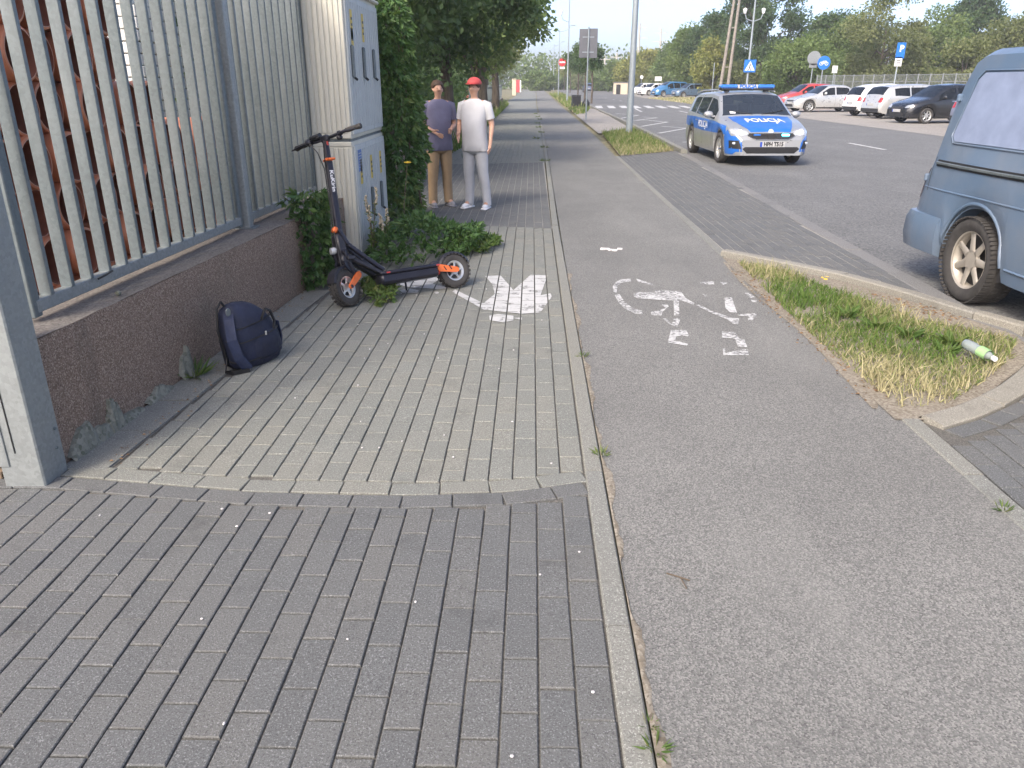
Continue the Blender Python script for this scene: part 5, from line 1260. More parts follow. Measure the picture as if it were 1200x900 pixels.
for sd_ in ('right', 'left'):
    c.patch('side_stripe', [(.40, .63), (1.0, .63), (2.2, .62), (3.4, .64), (4.3, .68), (4.3, .88), (3.4, .90), (2.2, .885), (1.2, .86), (.55, .80)], M['pol_blue'], sd_, .004)
    c.patch('wing_panel', [(.06, .30), (.14, .24), (.42, .24), (.42, .36), (.5, .6), (.40, .74), (.16, .58), (.08, .5)], M['pol_blue'], sd_, .004)
    c.text('side_lettering', 'POLICJA', .2, M['white_print'], sd_, 2.3, .755, .009, 1.2, .004, flip=(sd_ == 'right') )
    for q in ((1.45, 1.60), (2.29, 3.0), (3.18, 3.0)): c.patch('door_seam', [(q[0], .34), (q[0] + .008, .34), (q[0] + .008, .9), (q[0], .9)], M['trim'], sd_, .006)
    for q in (2.1, 3.0): c.patch('door_handle', [(q - .2, .815), (q, .82), (q, .845), (q - .2, .84)], M['silver'], sd_, .025)
for sg in (-1, 1):
    hl = c.patch('headlight', [(sg * .44, .645), (sg * .60, .615), (sg * .80, .66), (sg * .82, .74), (sg * .70, .77), (sg * .5, .71)][::sg], M['lamp_glass'], 'front', .008)
    q = c.proj(sg * .64, .69, 'front', .0); b = MB(); b.ball(q + Vector((0, .0, 0)), (.062, .03, .045), 14, 8); b.build('lit_lamp', M['beam'], hl)
    c.patch('bumper_corner_panel', [(sg * .60, .30), (sg * .86, .30), (sg * .87, .60), (sg * .74, .62), (sg * .62, .5)][::sg], M['pol_blue'], 'front', .004)
    fog = c.patch('fog_recess', [(sg * .62, .36), (sg * .82, .36), (sg * .83, .52), (sg * .68, .53)][::sg], M['trim'], 'front', .009)
    q = c.proj(sg * .75, .47, 'front', .012); b = MB(); b.ball(q, (.05, .02, .03), 10, 6); b.build('fog_lamp', M['lamp_glass'], fog)
gr = c.patch('grille', [(-.36, .555), (.36, .555), (.48, .60), (.50, .64), (.46, .665), (-.46, .665), (-.50, .64), (-.48, .60)], M['trim'], 'front', .008)
for z in (.585, .615, .64): b = MB(); b.tube([c.proj(x, z, 'front', .012) for x in np.linspace(-.42, .42, 9)], .005, 5); b.build('grille_bar', M['dark_metal'], gr)
b = MB(); b.tube([c.proj(x, .55 if abs(x) < .37 else .55 + (abs(x) - .37) * .5, 'front', .012) for x in np.linspace(-.5, .5, 13)], .009, 6); b.tube([c.proj(x, .672, 'front', .012) for x in np.linspace(-.48, .48, 11)], .009, 6); b.build('grille_surround', M['chrome'], gr)
q = c.proj(.30, .635, 'front', .02); b = MB(); b.box(q, (.15, .03, .035), None, .008); b.build('strobe_light', M['strobe'], gr)
q = c.proj(-.30, .635, 'front', .02); b = MB(); b.box(q, (.15, .03, .035), None, .008); b.build('strobe_light', M['lightbar'], gr)
q = c.proj(0, .70, 'front', .014); b = MB(); b.lathe([(0, -.008), (.05, -.008), (.055, 0)], q, 'y', 20); b.build('badge', M['sign_w'], c.root)
b = MB(); q = c.proj(0, .60, 'front', .02); b.box(q, (.17, .04, .13), None, .015); b.build('radar_cover', M['trim'], c.root)
low_in = c.patch('lower_intake', [(-.5, .27), (.5, .27), (.60, .36), (.55, .40), (-.55, .40), (-.60, .36)], M['trim'], 'front', .008)
for z in (.30, .33, .36): b = MB(); b.tube([c.proj(x, z, 'front', .012) for x in np.linspace(-.5, .5, 9)], .004, 5); b.build('intake_bar', M['dark_metal'], low_in)
c.plate('HPH T515', 'front', .455, .02, .53)
c.mirrors(1.48, 1.0, M['silver'])
for sg in (-1, 1):
    b = MB(); b.tube([(sg * (c.fp(2.5) * .965 - (c.ft(s_) - c.fb(s_)) * .34 - .08), s_ - L / 2, c.ft(s_) + .045) for s_ in np.linspace(2.0, 4.1, 9)], .016, 6); b.build('roof_rail', M['silver'], c.root)
    b = MB(); a0 = c.proj(sg * .06, 1.14, 'top', .0); b.tube([c.proj(sg * .1, 1.16, 'top', .012), c.proj(sg * .35, 1.22, 'top', .014), c.proj(sg * .62, 1.32, 'top', .012)], .009, 5); b.build('wiper', M['trim'], c.root)
b = MB(); b.lathe([(.17, -.012), (.185, 0), (.17, .012)], (.37, 1.62 - L / 2, .98), 'y', 20, R=Matrix.Rotation(-.5, 3, 'X')); b.box((.37, 1.64 - L / 2, .98), (.34, .02, .03)); b.build('steering_wheel', M['trim'], c.root)
b = MB(); b.box((0, 1.42 - L / 2, .92), (1.35, .5, .1), None, .04); b.build('dashboard', M['interior'], c.root)
lb = thing_part('light_bar', c.root); zr = c.ft(2.15) + .03
b = MB(); b.box((0, 2.15 - L / 2, zr + .055), (1.22, .24, .05), None, .015); [b.box((sg * .45, 2.15 - L / 2, zr + .015), (.08, .16, .05)) for sg in (-1, 1)]; b.build('bar_base', M['trim'], lb)
for sg in (-1, 1): b = MB(); b.box((sg * .425, 2.15 - L / 2, zr + .11), (.39, .28, .085), None, .03); b.build('blue_lens', M['lightbar'], lb)
b = MB(); b.box((0, 2.15 - L / 2, zr + .11), (.455, .25, .083), None, .008); sgn = b.build('sign_box', M['plate_white'], lb)
Vt, F = text_mesh('POLICJA', .105, .006); b = MB(); b.add([(v[0], 2.15 - L / 2 - .127, zr + .11 + v[1]) for v in Vt], F); b.build('sign_lettering', M['pol_blue'], sgn)
c.patch('screen_sticker', [(-.58, 1.03), (-.46, 1.03), (-.46, 1.07), (-.58, 1.07)], M['white_print'], 'front', .004)

pc.root.scale = (.94, .94, .93); pc.root.location.y = 16.7 + (18.12 - 16.7) * .94 + .02
# ---- parked cars
P_ = lambda n, col, fl=.4, r=.3: paint_mat(n, col, fl, r, .15 if max(col) > .1 else .02)
right_row = 'cars parked in the lot across the road'; far_row = 'cars parked far along the road'
M['p_red'] = P_('red_paint', (.42, .035, .03), .1); M['p_silver'] = P_('pale_silver_paint', (.55, .55, .53), .5); M['p_white'] = P_('white_paint', (.74, .74, .72), 0); M['p_black'] = P_('black_paint', (.008, .009, .012), .0, .22); M['p_blue'] = P_('blue_paint', (.05, .20, .42), .3); M['p_navy'] = P_('dark_blue_paint', (.035, .065, .14), .3); M['p_grey'] = P_('violet_grey_paint', (.20, .21, .27), .4); M['p_steel'] = P_('steel_blue_paint', (.10, .17, .26), .35)
def at(px, py, z=-.016): q = gpt(px, py, z); return q
def parked(kind, name, label, px, py, s_contact, side, deg, paint, group, **kw):
    """place a car so that its wheel at s_contact on the given side touches the ground at that pixel"""
    x, y = at(px, py); r = math.radians(deg); L, W = kind['L'], kind['W'] * kw.get('scale', 1)
    kw.pop('scale', None); lx, ly = side * (W / 2 - .1), s_contact - L / 2
    return simple_car(kind, name, label, 'car', (x - (lx * math.cos(r) - ly * math.sin(r)), y - (lx * math.sin(r) + ly * math.cos(r)), -.016), r, M[paint], group, **kw)
parked(SEDAN, 'parked_car', 'silver saloon parked beside the red car across the road', 947, 131.5, .82, 1, -80, 'p_silver', right_row)
parked(HATCH, 'parked_car', 'red hatchback parked behind the silver saloon across the road', 930, 127.5, .80, 1, -80, 'p_red', right_row)
parked(HATCH, 'parked_car', 'white hatchback parked with its tail to the road', 1021, 136.5, 3.32, -1, 100, 'p_white', right_row)
parked(WAGON, 'parked_car', 'silver estate car parked between the white and the black car', 1054, 139.5, 3.53, -1, 101, 'p_silver', right_row)
parked(HATCH, 'parked_car', 'black hatchback parked nose to the road across from the van', 1083, 145, .80, 1, -78, 'p_black', right_row)
parked(HATCH, 'parked_car', 'violet grey car parked next to the black hatchback', 1166, 153, 3.32, -1, 100, 'p_grey', right_row)
parked(HATCH, 'parked_car', 'steel blue hatchback at the end of the far parked row', 800.5, 114.6, .80, 1, -72, 'p_steel', far_row)
parked(WAGON, 'parked_car', 'tall bright blue people carrier parked beside the steel blue hatchback', 777, 113.4, .88, 1, -68, 'p_blue', far_row, top=[(0, .55), (.05, .68), (.2, .84), (.8, 1.05), (1.9, 1.62), (2.4, 1.68), (4.1, 1.62), (4.5, 1.1), (4.6, .6)])
parked(WAGON, 'parked_car', 'white estate car parked next to the blue people carrier', 760, 112, .88, 1, -66, 'p_white', far_row)
parked(HATCH, 'parked_car', 'small white car parked beyond the white estate', 748, 111, .80, 1, -66, 'p_white', far_row)
parked(SEDAN, 'parked_car', 'reddish saloon standing beside the road far beyond the zebra crossing', 699, 106.2, .82, 1, -70, 'p_red', far_row)
x, y = at(689, 108.2); simple_car(HATCH, 'moving_car', 'dark blue car driving away on the road beyond the zebra crossing', 'car', (x, y, -.02), math.pi, M['p_navy'], None)
# red lorry far down the road
x, y = at(672, 104.5); lr = thing('red_lorry', 'red box lorry far down the road beyond the crossing', 'lorry', (x, y, -.02), 0)
M['lorry_red'] = plain('lorry_red', (.55, .07, .05), .5, var=.1)
MB().box((0, 2.6, 1.75), (2.3, 4.6, 2.3), bev=.05).build('cargo_box', M['lorry_red'], lr)
b = MB(); b.box((0, -.55, 1.1), (2.0, 1.5, 1.2), bev=.12); b.box((0, -.35, 1.9), (1.9, 1.0, .7), bev=.15); b.build('cab', M['lorry_red'], lr)
MB().box((0, -.92, 1.85), (1.6, .06, .5), bev=.02).build('windscreen', M['glass_dark'], lr); MB().box((0, 2.0, .55), (2.0, 6.2, .18)).build('chassis', M['trim'], lr)
for yy in (-.4, 3.6):
    for sg in (-1, 1): b = MB(); b.lathe([(0, -.12), (.42, -.12), (.45, -.08), (.45, .08), (.42, .12), (0, .12)], (sg * .95, yy, .45), 'x', 16); b.build('wheel', M['rubber'], lr)

# ---- blue van in the side of the road
M['alloy_dull'] = plain('champagne_alloy', (.40, .365, .31), .45, .35, var=.15)
M['van_blue'] = paint_mat('dusty_blue_paint', (.10, .152, .225), .0, .40, .3, .35, .25); M['van_glass'] = plain('van_side_glass', (.25, .30, .42), .12, var=.12, coat=.7)  # pale bluish reflection is painted into the side glass colour
VL = 4.84
van = Car('blue_van', 'dusty blue panel van with alloy wheels parked by the verge', 'van', (0, 0, 0), math.radians(2.5), L=VL, W=1.84,
          top=[(0, .6), (.06, .85), (.5, 1.05), (1.15, 1.65), (1.5, 1.76), (2.4, 1.80), (4.34, 1.79), (4.46, 1.75), (4.53, 1.62), (4.68, 1.05), (4.78, .70), (4.84, .45)],
          belt=[(0, .55), (.4, .95), (1.1, 1.03), (4.45, 1.03), (4.66, .98), (4.84, .43)],
          plan=[(0, .78), (.1, .88), (.5, .97), (1.2, 1), (4.35, 1), (4.6, .985), (4.74, .95), (4.84, .90)], sill=.24, wheels=(.95, 3.87), R=.316, screen=(.6, 1.15), rear=(4.80, 4.83), side=[(1.0, 2.05)],
          paint=M['van_blue'], tumble=.14, sig=.025, wheel_kw=dict(spokes=7, hub=.075, spw=.06, seg=48, tread=64, rim_m='alloy_dull') if False else dict(spokes=7, hub=.075, spw=.07, seg=48, tread=60, rim_m='alloy_dull'), arch=.06, low=[(0, .3), (.3, .24), (3.4, .24), (4.3, .34), (4.7, .36)], crown=.02)
r = math.radians(2.5); lx, ly = -(1.84 / 2 - .004), 3.87 - VL / 2
van.root.location = (3.235 - (lx * math.cos(r) - ly * math.sin(r)), 5.76 - (lx * math.sin(r) + ly * math.cos(r)), -.02)
c = van
c.patch('side_window', [(2.62, 1.13), (4.38, 1.13), (4.43, 1.17), (4.34, 1.57), (4.28, 1.62), (2.62, 1.62)], M['van_glass'], 'right', .006)
for e in ([(2.60, 1.115), (4.39, 1.115), (4.445, 1.165), (4.353, 1.58), (4.29, 1.635), (2.60, 1.635)],):
    pts = [c.proj(u, v, 'right', .006) for a_, b_ in zip(e, e[1:] + e[:1]) for u, v in [(lerp(a_[0], b_[0], t), lerp(a_[1], b_[1], t)) for t in np.linspace(0, 1, 8)[:-1]]]
    b = MB(); b.tube(pts, .006, 6, closed=True); b.build('window_seal', M['van_blue'], c.root, smooth=60)
rl = c.patch('door_rail', [(2.95, .935), (4.52, .935), (4.52, .985), (2.95, .985)], M['trim'], 'right', .006)
b = MB(); b.tube([c.proj(u, .96, 'right', .014) for u in np.linspace(2.96, 4.50, 10)], .012, 6); b.build('rail_bar', M['galv'], rl)
for z, t_ in ((.765, .008), (.345, .011)):
    pts = [c.proj(u, z, 'right', .0) for u in np.linspace(1.2, 4.64 if z > .5 else 3.42, 20)]; b = MB(); b.tube(pts, t_, 6); b.build('body_crease', M['van_blue'], c.root, smooth=60)
for u in (2.55,): c.patch('door_seam', [(u, .35), (u + .009, .35), (u + .009, 1.8), (u, 1.8)], M['trim'], 'right', .003)
c.patch('rear_seam', [(4.57, .74), (4.578, .74), (4.582, 1.0), (4.574, 1.0)], M['trim'], 'right', .003)
# wheel arch lip
pts = [c.proj(3.87 + .385 * math.cos(a) * 1.02, .325 + .40 * math.sin(a), 'right', .002) for a in np.linspace(-.12, math.pi - .05, 24)]
b = MB(); b.tube(pts, .015, 8); b.build('arch_lip', M['van_blue'], c.root, smooth=60)
b = MB()
for i in range(2): pass
prof = [(-.055, .28), (-.02, .25), (.03, .27), (.05, .37), (.045, .50), (.02, .555), (-.03, .565)]
path = [(-.895, 4.285 - VL / 2), (-.90, 4.6 - VL / 2), (-.87, 4.80 - VL / 2), (-.78, 4.875 - VL / 2), (0, 4.90 - VL / 2), (.78, 4.875 - VL / 2), (.87, 4.80 - VL / 2), (.90, 4.6 - VL / 2), (.895, 4.285 - VL / 2)]
b.sweep([(-u, z) for u, z in prof], path); b.build('rear_bumper', M['van_blue'], c.root, smooth=45, fix=True)
for sg in (-1, 1):
    c.patch('tail_light', [(sg * .80, .66), (sg * .87, .66), (sg * .86, .90), (sg * .80, .90)][::sg], M['tail_red'], 'rear', .01)
    for z in (.83, 1.45):
        q = c.proj(sg * .86, z, 'rear', .0); b = MB(); b.box(q + Vector((sg * .015, -.015, 0)), (.04, .035, .06), None, .01); b.build('door_hinge', M['van_blue'], c.root)
c.patch('tail_light', [(4.68, .70), (4.755, .70), (4.735, .84), (4.68, .84)], M['tail_red'], 'right', .006)
c.plate('', 'rear', .78); c.mirrors(1.1, 1.15, M['trim'])
c.patch('grille', [(-.6, .62), (.6, .62), (.6, .76), (-.6, .76)], M['trim'], 'front', .006)
for sg in (-1, 1): c.patch('headlight', [(sg * .62, .62), (sg * .82, .62), (sg * .82, .78), (sg * .62, .78)][::sg], M['lamp_glass'], 'front', .008)
# ================================================================== trees
GREENS = {'dark': [(.032, .068, .034), (.055, .10, .045), (.085, .14, .056), (.125, .18, .072)], 'mid': [(.07, .115, .04), (.12, .18, .058), (.165, .225, .075), (.23, .27, .10)],
          'olive': [(.095, .115, .048), (.145, .17, .07), (.195, .215, .09), (.255, .255, .12)], 'yellow': [(.14, .16, .04), (.21, .23, .06), (.29, .29, .085), (.37, .34, .12)]}
for k in GREENS: M['leaf_' + k] = leaf_mat('leaves_' + k, GREENS[k], .38, .6)
def bark_mat():
    m, t, b = new_mat('bark'); p = objc(t); n = noise(t, mapped(t, p, (9, 9, 1.5)), 1.5, 6, .7)
    t.links.new(ramp(t, n, [(.3, (.035, .028, .02)), (.55, (.10, .08, .06)), (.8, (.17, .145, .115))]), b.inputs['Base Color']); b.inputs['Roughness'].default_value = .95; bump(t, b, n, .8, .03); return m
M['bark'] = bark_mat()
def tree(name, label, loc, h, rx, ry, z0, leaf, n, kind, trunk_r=.14, clumps=26, group=None, seed=1, lean=(0, 0), flat=0.0, dens=.55, trunk=True, cat='tree'):
    """tapered trunk with limbs and a crown of leaf-sized faces gathered in uneven clumps between heights z0 and h"""
    r = np.random.default_rng(seed); t = thing(name, label, cat, loc, 0, group)
    cz, rz = (z0 + h) / 2, (h - z0) / 2
    C = []; 
    while len(C) < clumps:
        p = r.normal(size=3); p /= np.linalg.norm(p); q = r.uniform(.35, 1) ** .6
        w_ = 1.0 - .35 * max(0, p[2]) * q
        C.append((p[0] * rx * q * .8 * w_ + lean[0] * (p[2] * .5 + .5), p[1] * ry * q * .8 * w_ + lean[1] * (p[2] * .5 + .5), cz + p[2] * rz * q * .82))
    C = np.array(C); cr = r.uniform(.22, .42, clumps) * min(rx, rz, 3.2) * (1.15 if clumps < 20 else 1)
    k = r.integers(0, clumps, n); d = r.normal(size=(n, 3)); d = unit(d); q = r.uniform(0, 1, n) ** dens
    P = C[k] + d * (cr[k] * q)[:, None] * np.array([1.15, 1.15, .85]); P += r.normal(size=(n, 3)) * leaf * .5
    P[:, 2] = np.maximum(P[:, 2], z0 * .75 + .05)
    D = d * .6 + r.normal(size=(n, 3)) * .6 + np.array([0, 0, -.25]); S = leaf * r.uniform(.6, 1.35, n)
    nrm = unit(D); rr = unit(np.cross(nrm, r.normal(size=(n, 3)))); nn = np.cross(rr, nrm)
    tip = P + nrm * S[:, None]; mid = P + nrm * (S * .45)[:, None]; l = mid + rr * (S * .33)[:, None] + nn * (S * .08)[:, None]; m_ = mid - rr * (S * .33)[:, None] + nn * (S * .08)[:, None]
    V = np.stack([P, m_, tip, l], 1).reshape(-1, 3); F = np.arange(4 * n).reshape(n, 4)
    tint = np.clip(.42 + r.normal(0, .13, clumps)[k] + r.normal(0, .14, n), 0, 1)
    link('crown', fast_mesh('crown', V, F, M['leaf_' + kind], tint=tint), t)
    if trunk:
        b = MB(); top = (lean[0] * .5, lean[1] * .5, z0 + (h - z0) * .6)
        b.tube([(0, 0, -.05), (lean[0] * .05 + .03, .02, z0 * .5), (lean[0] * .15, lean[1] * .15, max(z0, .4)), top], [trunk_r * 1.25, trunk_r, trunk_r * .85, trunk_r * .25], 9); b.build('trunk', M['bark'], t, smooth=60)
        for i in range(min(7, clumps)):
            a = Vector((lean[0] * .15, lean[1] * .15, lerp(max(z0 * .8, .3), cz, r.uniform(0, .8)))); e = Vector(C[i]); m2 = a.lerp(e, .5) + Vector((0, 0, .12 * rz))
            MB().tube([a, m2, e], [trunk_r * .45, trunk_r * .3, trunk_r * .1], 6).build('limb', M['bark'], t, smooth=60)
    return t
G1 = 'trees overhanging the footpath'
tree('broad_tree', 'large dark leafy tree overhanging the footpath behind the two people', (-2.75, 15.5, 0), 5.6, 2.7, 3.2, 1.55, .13, 16000, 'dark', .16, 46, G1, 3)
tree('broad_tree', 'dense dark tree growing behind the electrical cabinet and creeper', (-3.4, 12.0, 0), 5.4, 1.9, 2.0, 1.5, .12, 9000, 'dark', .14, 34, G1, 5)
tree('broad_tree', 'dark tree over the footpath beyond the first overhanging tree', (-2.3, 22, 0), 6.4, 2.9, 3.6, 1.65, .15, 14000, 'dark', .18, 44, G1, 7)
tree('broad_tree', 'mid green tree reaching over the far footpath', (-1.9, 31, 0), 6.3, 3.0, 4.0, 1.9, .18, 10000, 'mid', .18, 40, G1, 8)
tree('broad_tree', 'green tree at the far end of the overhanging row', (-2.0, 44, 0), 6.5, 3.2, 5, 2.1, .24, 7000, 'mid', .2, 34, G1, 9)
tree('broad_tree', 'tree closing the view at the bend of the footpath', (-4.2, 75, 0), 8, 4, 6, 1.5, .35, 5000, 'olive', .22, 30, G1, 10)
for i, (x, y, h, kd) in enumerate(((-7, 9, 5, 'dark'), (-8, 14, 6, 'dark'), (-7.5, 20, 6, 'mid'))): 
    tree('yard_tree', ('bushy dark tree in the yard behind the slab stack', 'tall dark tree in the yard behind the cabinet', 'mid green yard tree beyond the dark ones')[i], (x, y, 0), h, 2.4, 2.4, .4, .16, 5000, kd, .15, 26, 'trees in the yard', 20 + i)
# young street trees in the strip between path and road
for i, (px, py, h, r_, kd) in enumerate(((685, 117.5, 5.4, 1.35, 'dark'), (677, 113.2, 6.3, 1.6, 'dark'), (693, 121.0, 4.4, 1.0, 'dark'), (668, 108.6, 6.5, 1.9, 'mid'), (661, 106.0, 6.0, 2.2, 'yellow'))):
    x, y = gpt(px, py); tree('street_tree', ('young dark round headed tree beside the litter bin', 'slightly taller dark street tree beyond the litter bin', 'small dark young tree nearest the grey sign board', 'mid green street tree by the lamp posts', 'yellowish street tree at the far end of the grass strip')[i], (x, y, 0), h, r_, r_, 2.3, .2, 2600, kd, .07, 20, 'young trees in the roadside strip', 40 + i)
# belt of trees across the road: pixel column, top pixel row, half width px, distance, bottom height
belt = [(905, -48, 66, 88, .3, 'dark', 'tall dark tree crowning the belt behind the pedestrian sign'), (845, -2, 38, 98, .3, 'dark', 'dark tree beside the leaning wooden pole'), (815, 20, 32, 104, .3, 'mid', 'mid green tree left of the wooden pole'), (838, 42, 26, 92, .2, 'yellow', 'yellow green bushy tree behind the parked hatchback'),
        (940, 34, 54, 72, .1, 'mid', 'broad light green bush below the tall dark tree'), (985, 0, 48, 84, .2, 'dark', 'dark tree behind the round traffic signs'), (1050, -34, 62, 74, .2, 'olive', 'big olive green tree behind the parking sign'), (1008, 6, 40, 80, .2, 'mid', 'mid green tree next to the olive tree'),
        (1108, 4, 44, 82, .2, 'mid', 'green tree above the lot fence'), (1158, -45, 34, 92, .5, 'dark', 'slim dark tree with bare trunks showing'), (1195, 2, 54, 70, .1, 'olive', 'olive green tree behind the blue van'), (1140, 40, 40, 66, .1, 'olive', 'low olive bush beside the lot fence'), (1250, 0, 60, 75, .2, 'mid', 'mid green tree beyond the van roof'),
        (790, 48, 26, 128, .2, 'mid', 'green tree near the bright blue car'), (762, 58, 24, 136, .2, 'yellow', 'yellow green tree above the white cars'), (742, 63, 20, 142, .2, 'yellow', 'yellowish tree behind the tall steel pole'), (722, 74, 18, 150, .2, 'mid', 'small green tree beside the far road'), (706, 80, 18, 165, .2, 'mid', 'green tree where the road bends away'), (690, 78, 20, 190, .2, 'olive', 'hazy olive tree at the end of the road'), (660, 84, 22, 200, .2, 'mid', 'distant green tree closing the road'), (632, 82, 22, 170, .2, 'mid', 'distant tree at the end of the cycle path'), (775, 82, 24, 128, .1, 'olive', 'low olive bush behind the white cars'), (868, 70, 28, 84, .1, 'olive', 'olive bush behind the police car light bar')]
for i, (px, ty, hw, Dst, z0, kd, lb) in enumerate(belt):
    q = atY(px, ty, Dst); e = atY(px + hw, 97, Dst)[0] - atY(px, 97, Dst)[0]; h = q[2]
    tree('belt_tree', lb, (q[0], Dst, -.06), h, e, min(e, 5), z0, max(.2, .0032 * Dst), int(6500 + 1900 * min(e, 6)), kd, .2, 40 if e > 3 else 24, 'belt of trees across the road', 60 + i)
# low hedge mass far behind so that no bare ground shows below the crowns
def hedge(name, label, p0, p1, h, depth, n, leaf, kind, seed):
    r = np.random.default_rng(seed); s_ = r.uniform(0, 1, n); a, b_ = np.array(p0), np.array(p1)
    base = a + (b_ - a) * s_[:, None]; hh = h * (1 + .25 * np.sin(s_ * 37) + .15 * np.sin(s_ * 91 + 1)); z = hh * r.uniform(0, 1, n) ** .8
    P = np.column_stack([base + r.normal(size=(n, 2)) * depth * .5, z - .05]); V, F = leaf_quads(P, r.normal(size=(n, 3)) + np.array([0, 0, .2]), leaf * r.uniform(.6, 1.3, n), .2, .7)
    o = link(name, fast_mesh(name, V, F, M['leaf_' + kind], tint=np.clip(.4 + .2 * np.sin(s_ * 53) + r.normal(0, .15, n), 0, 1))); tag(o, label, 'undergrowth', kind='stuff'); return o
hedge('undergrowth', 'dark undergrowth filling the foot of the tree belt across the road', (25, 122), (46, 66), 2.6, 4, 16000, .38, 'olive', 5)
hedge('far_woods', 'hazy green woods closing the far end of the road', (-40, 230), (60, 180), 7, 8, 14000, .9, 'mid', 6)
hedge('yard_bushes', 'dark bushes in the shade along the long low wall', (-3.3, 9.5), (-4.2, 45), 2.2, 1.1, 14000, .16, 'dark', 8)

# ================================================================== poles, signs, lamps
M['pole'] = galv_mat('steel_pole', (.30, .34, .36)); M['sign_back'] = plain('sign_back_grey', (.13, .135, .15), .6, .3, var=.1); M['sign_red'] = plain('sign_red', (.55, .02, .03), .45, var=.06); M['sign_white'] = plain('sign_white', (.76, .76, .76), .45, var=.04); M['sign_blue'] = plain('sign_blue', (.01, .14, .52), .4, var=.06); M['concrete'] = plain('pole_concrete', (.42, .40, .36), .9, var=.12, bmp=.4); M['pole_wood'] = plain('pole_wood', (.23, .205, .175), .9, var=.25)
def pole(name, label, px, py, h, r0, r1, cat='pole', mat='pole', lean=(0, 0), group=None, Dst=None):
    x, y = gpt(px, py) if Dst is None else atY(px, py, Dst)[:2]
    t = thing(name, label, cat, (x, y, -.03), 0, group)
    MB().tube([(0, 0, 0), (lean[0], lean[1], h)], [r0, r1], 12).build('shaft', M[mat], t, smooth=60); return t
t = pole('steel_pole', 'tall thick galvanised steel pole on the small grass verge', 737, 157, 7.5, .105, .075, 'pole')
MB().lathe([(.135, 0), (.135, .03), (.11, .05)], (0, 0, .035), 'z', 14).build('base_collar', M['pole'], t)
t = pole('sign_post', 'thin post carrying two grey boards seen from behind', 686.5, 140, 3.8, .032, .032, 'sign')
MB().box((-.19, .06, 3.15), (.40, .03, 1.15), bev=.008).build('board', M['sign_back'], t); MB().box((.22, .06, 3.15), (.36, .03, 1.18), bev=.008).build('board', M['sign_back'], t)
for z in (2.8, 3.4): MB().box((0, .035, z), (.5, .02, .04)).build('bracket', M['pole'], t)
x, y = gpt(654, 112.8); D0 = y
t = thing('no_entry_sign', 'round red no entry sign on a thin grey post', 'sign', (x, y, 0)); zc = atY(659, 73, y)[2]
MB().tube([(0, 0, 0), (0, 0, zc + .6)], .05, 8).build('post', M['pole'], t); dx = atY(659, 73, y)[0] - x
MB().lathe([(0, -.01), (.44, -.01), (.44, .01), (0, .01)], (dx, -.06, zc), 'y', 28).build('disc', M['sign_red'], t); MB().box((dx, -.075, zc), (.68, .012, .16), bev=.004).build('bar', M['sign_white'], t)
MB().box((dx, -.06, zc - .62), (.6, .02, .24), bev=.004).build('plate', M['sign_white'], t)
def street_lamp(label, px, py, h, arm, heads='arm', r=.075, Dst=None):
    t = pole('street_lamp', label, px, py, h, r, r * .6, 'street lamp', 'pole', (0, 0), 'street lamps along the road', Dst)
    if heads == 'arm':
        MB().tube([(0, 0, h - .3)] + [(arm * math.sin(a), 0, h - .3 + abs(arm) * .55 * (1 - math.cos(a))) for a in np.linspace(.2, 1.5, 6)], r * .5, 8).build('arm', M['pole'], t)
        MB().box((arm * 1.25, 0, h - .3 + abs(arm) * .52), (.7, .22, .12), bev=.04).build('lamp_head', M['galv_light'], t)
    else:
        for s_ in (heads if hasattr(heads, '__len__') else (1,)):
            MB().tube([(0, 0, h * .68), (s_ * .5, 0, h * .70), (s_ * .62, 0, h * .74)], r * .4, 6).build('bracket', M['pole'], t)
            b = MB(); b.lathe([(.0, 0), (.09, .02), (.15, .30), (.04, .36), (0, .38)], (s_ * .64, 0, h * .74), 'z', 10); b.build('lantern', M['sign_white'], t, smooth=40)
    return t
street_lamp('tall straight lamp post with a small lantern bracket beside the no entry sign', 664.5, 120, 9, 0, (-1,), .07)
street_lamp('lamp post with a curved arm behind the no entry sign', 654.5, 109.5, 9.0, 1.6, 'arm', .08)
street_lamp('far lamp post with a curved arm along the footpath side', 648.5, 105.5, 9.5, 1.6, 'arm', .1)
street_lamp('tall pale lamp post with lanterns carrying the pedestrian sign', 875, 100, 8.2, 0, (1, -1), .085, 60)
# pedestrian crossing sign on that lamp post
x, y = atY(875, 100, 60)[:2]; q = atY(876.5, 77.5, y); t = thing('crossing_sign', 'square blue pedestrian crossing sign with white triangle on the lamp post', 'sign', (x, y, 0)); zc = q[2]
MB().box((.05, -.16, zc), (.84, .03, .84), bev=.02).build('panel', M['sign_blue'], t)
b = MB(); b.add([(.05 - .35, -.178, zc - .29), (.05 + .35, -.178, zc - .29), (.05, -.178, zc + .33)], [(0, 1, 2)]); b.build('triangle', M['sign_white'], t)
b = MB(); b.box((.05, -.183, zc + .09), (.09, .006, .09)); b.beam((.05, -.183, zc + .05), (.03, -.183, zc - .12), .08, .006, up=(0, 1, 0)); b.beam((.03, -.183, zc - .1), (-.08, -.183, zc - .28), .05, .006, up=(0, 1, 0)); b.beam((.04, -.183, zc - .1), (.15, -.183, zc - .28), .05, .006, up=(0, 1, 0)); b.build('walking_figure', M['black'], t)
def post_sign(name, label, px, py, Dst, ztop_py, rpost=.035):
    q = atY(px, py, Dst); t = thing(name, label, 'sign', (q[0], Dst, -.03)); zt = atY(px, ztop_py, Dst)[2]; MB().tube([(0, 0, 0), (0, 0, zt)], rpost, 8).build('post', M['pole'], t); return t, (lambda y_: atY(px, y_, Dst)[2])
t, zf = post_sign('round_sign_back', 'grey back of a round sign with a small plate on a post', 949.5, 100, 56, 60)
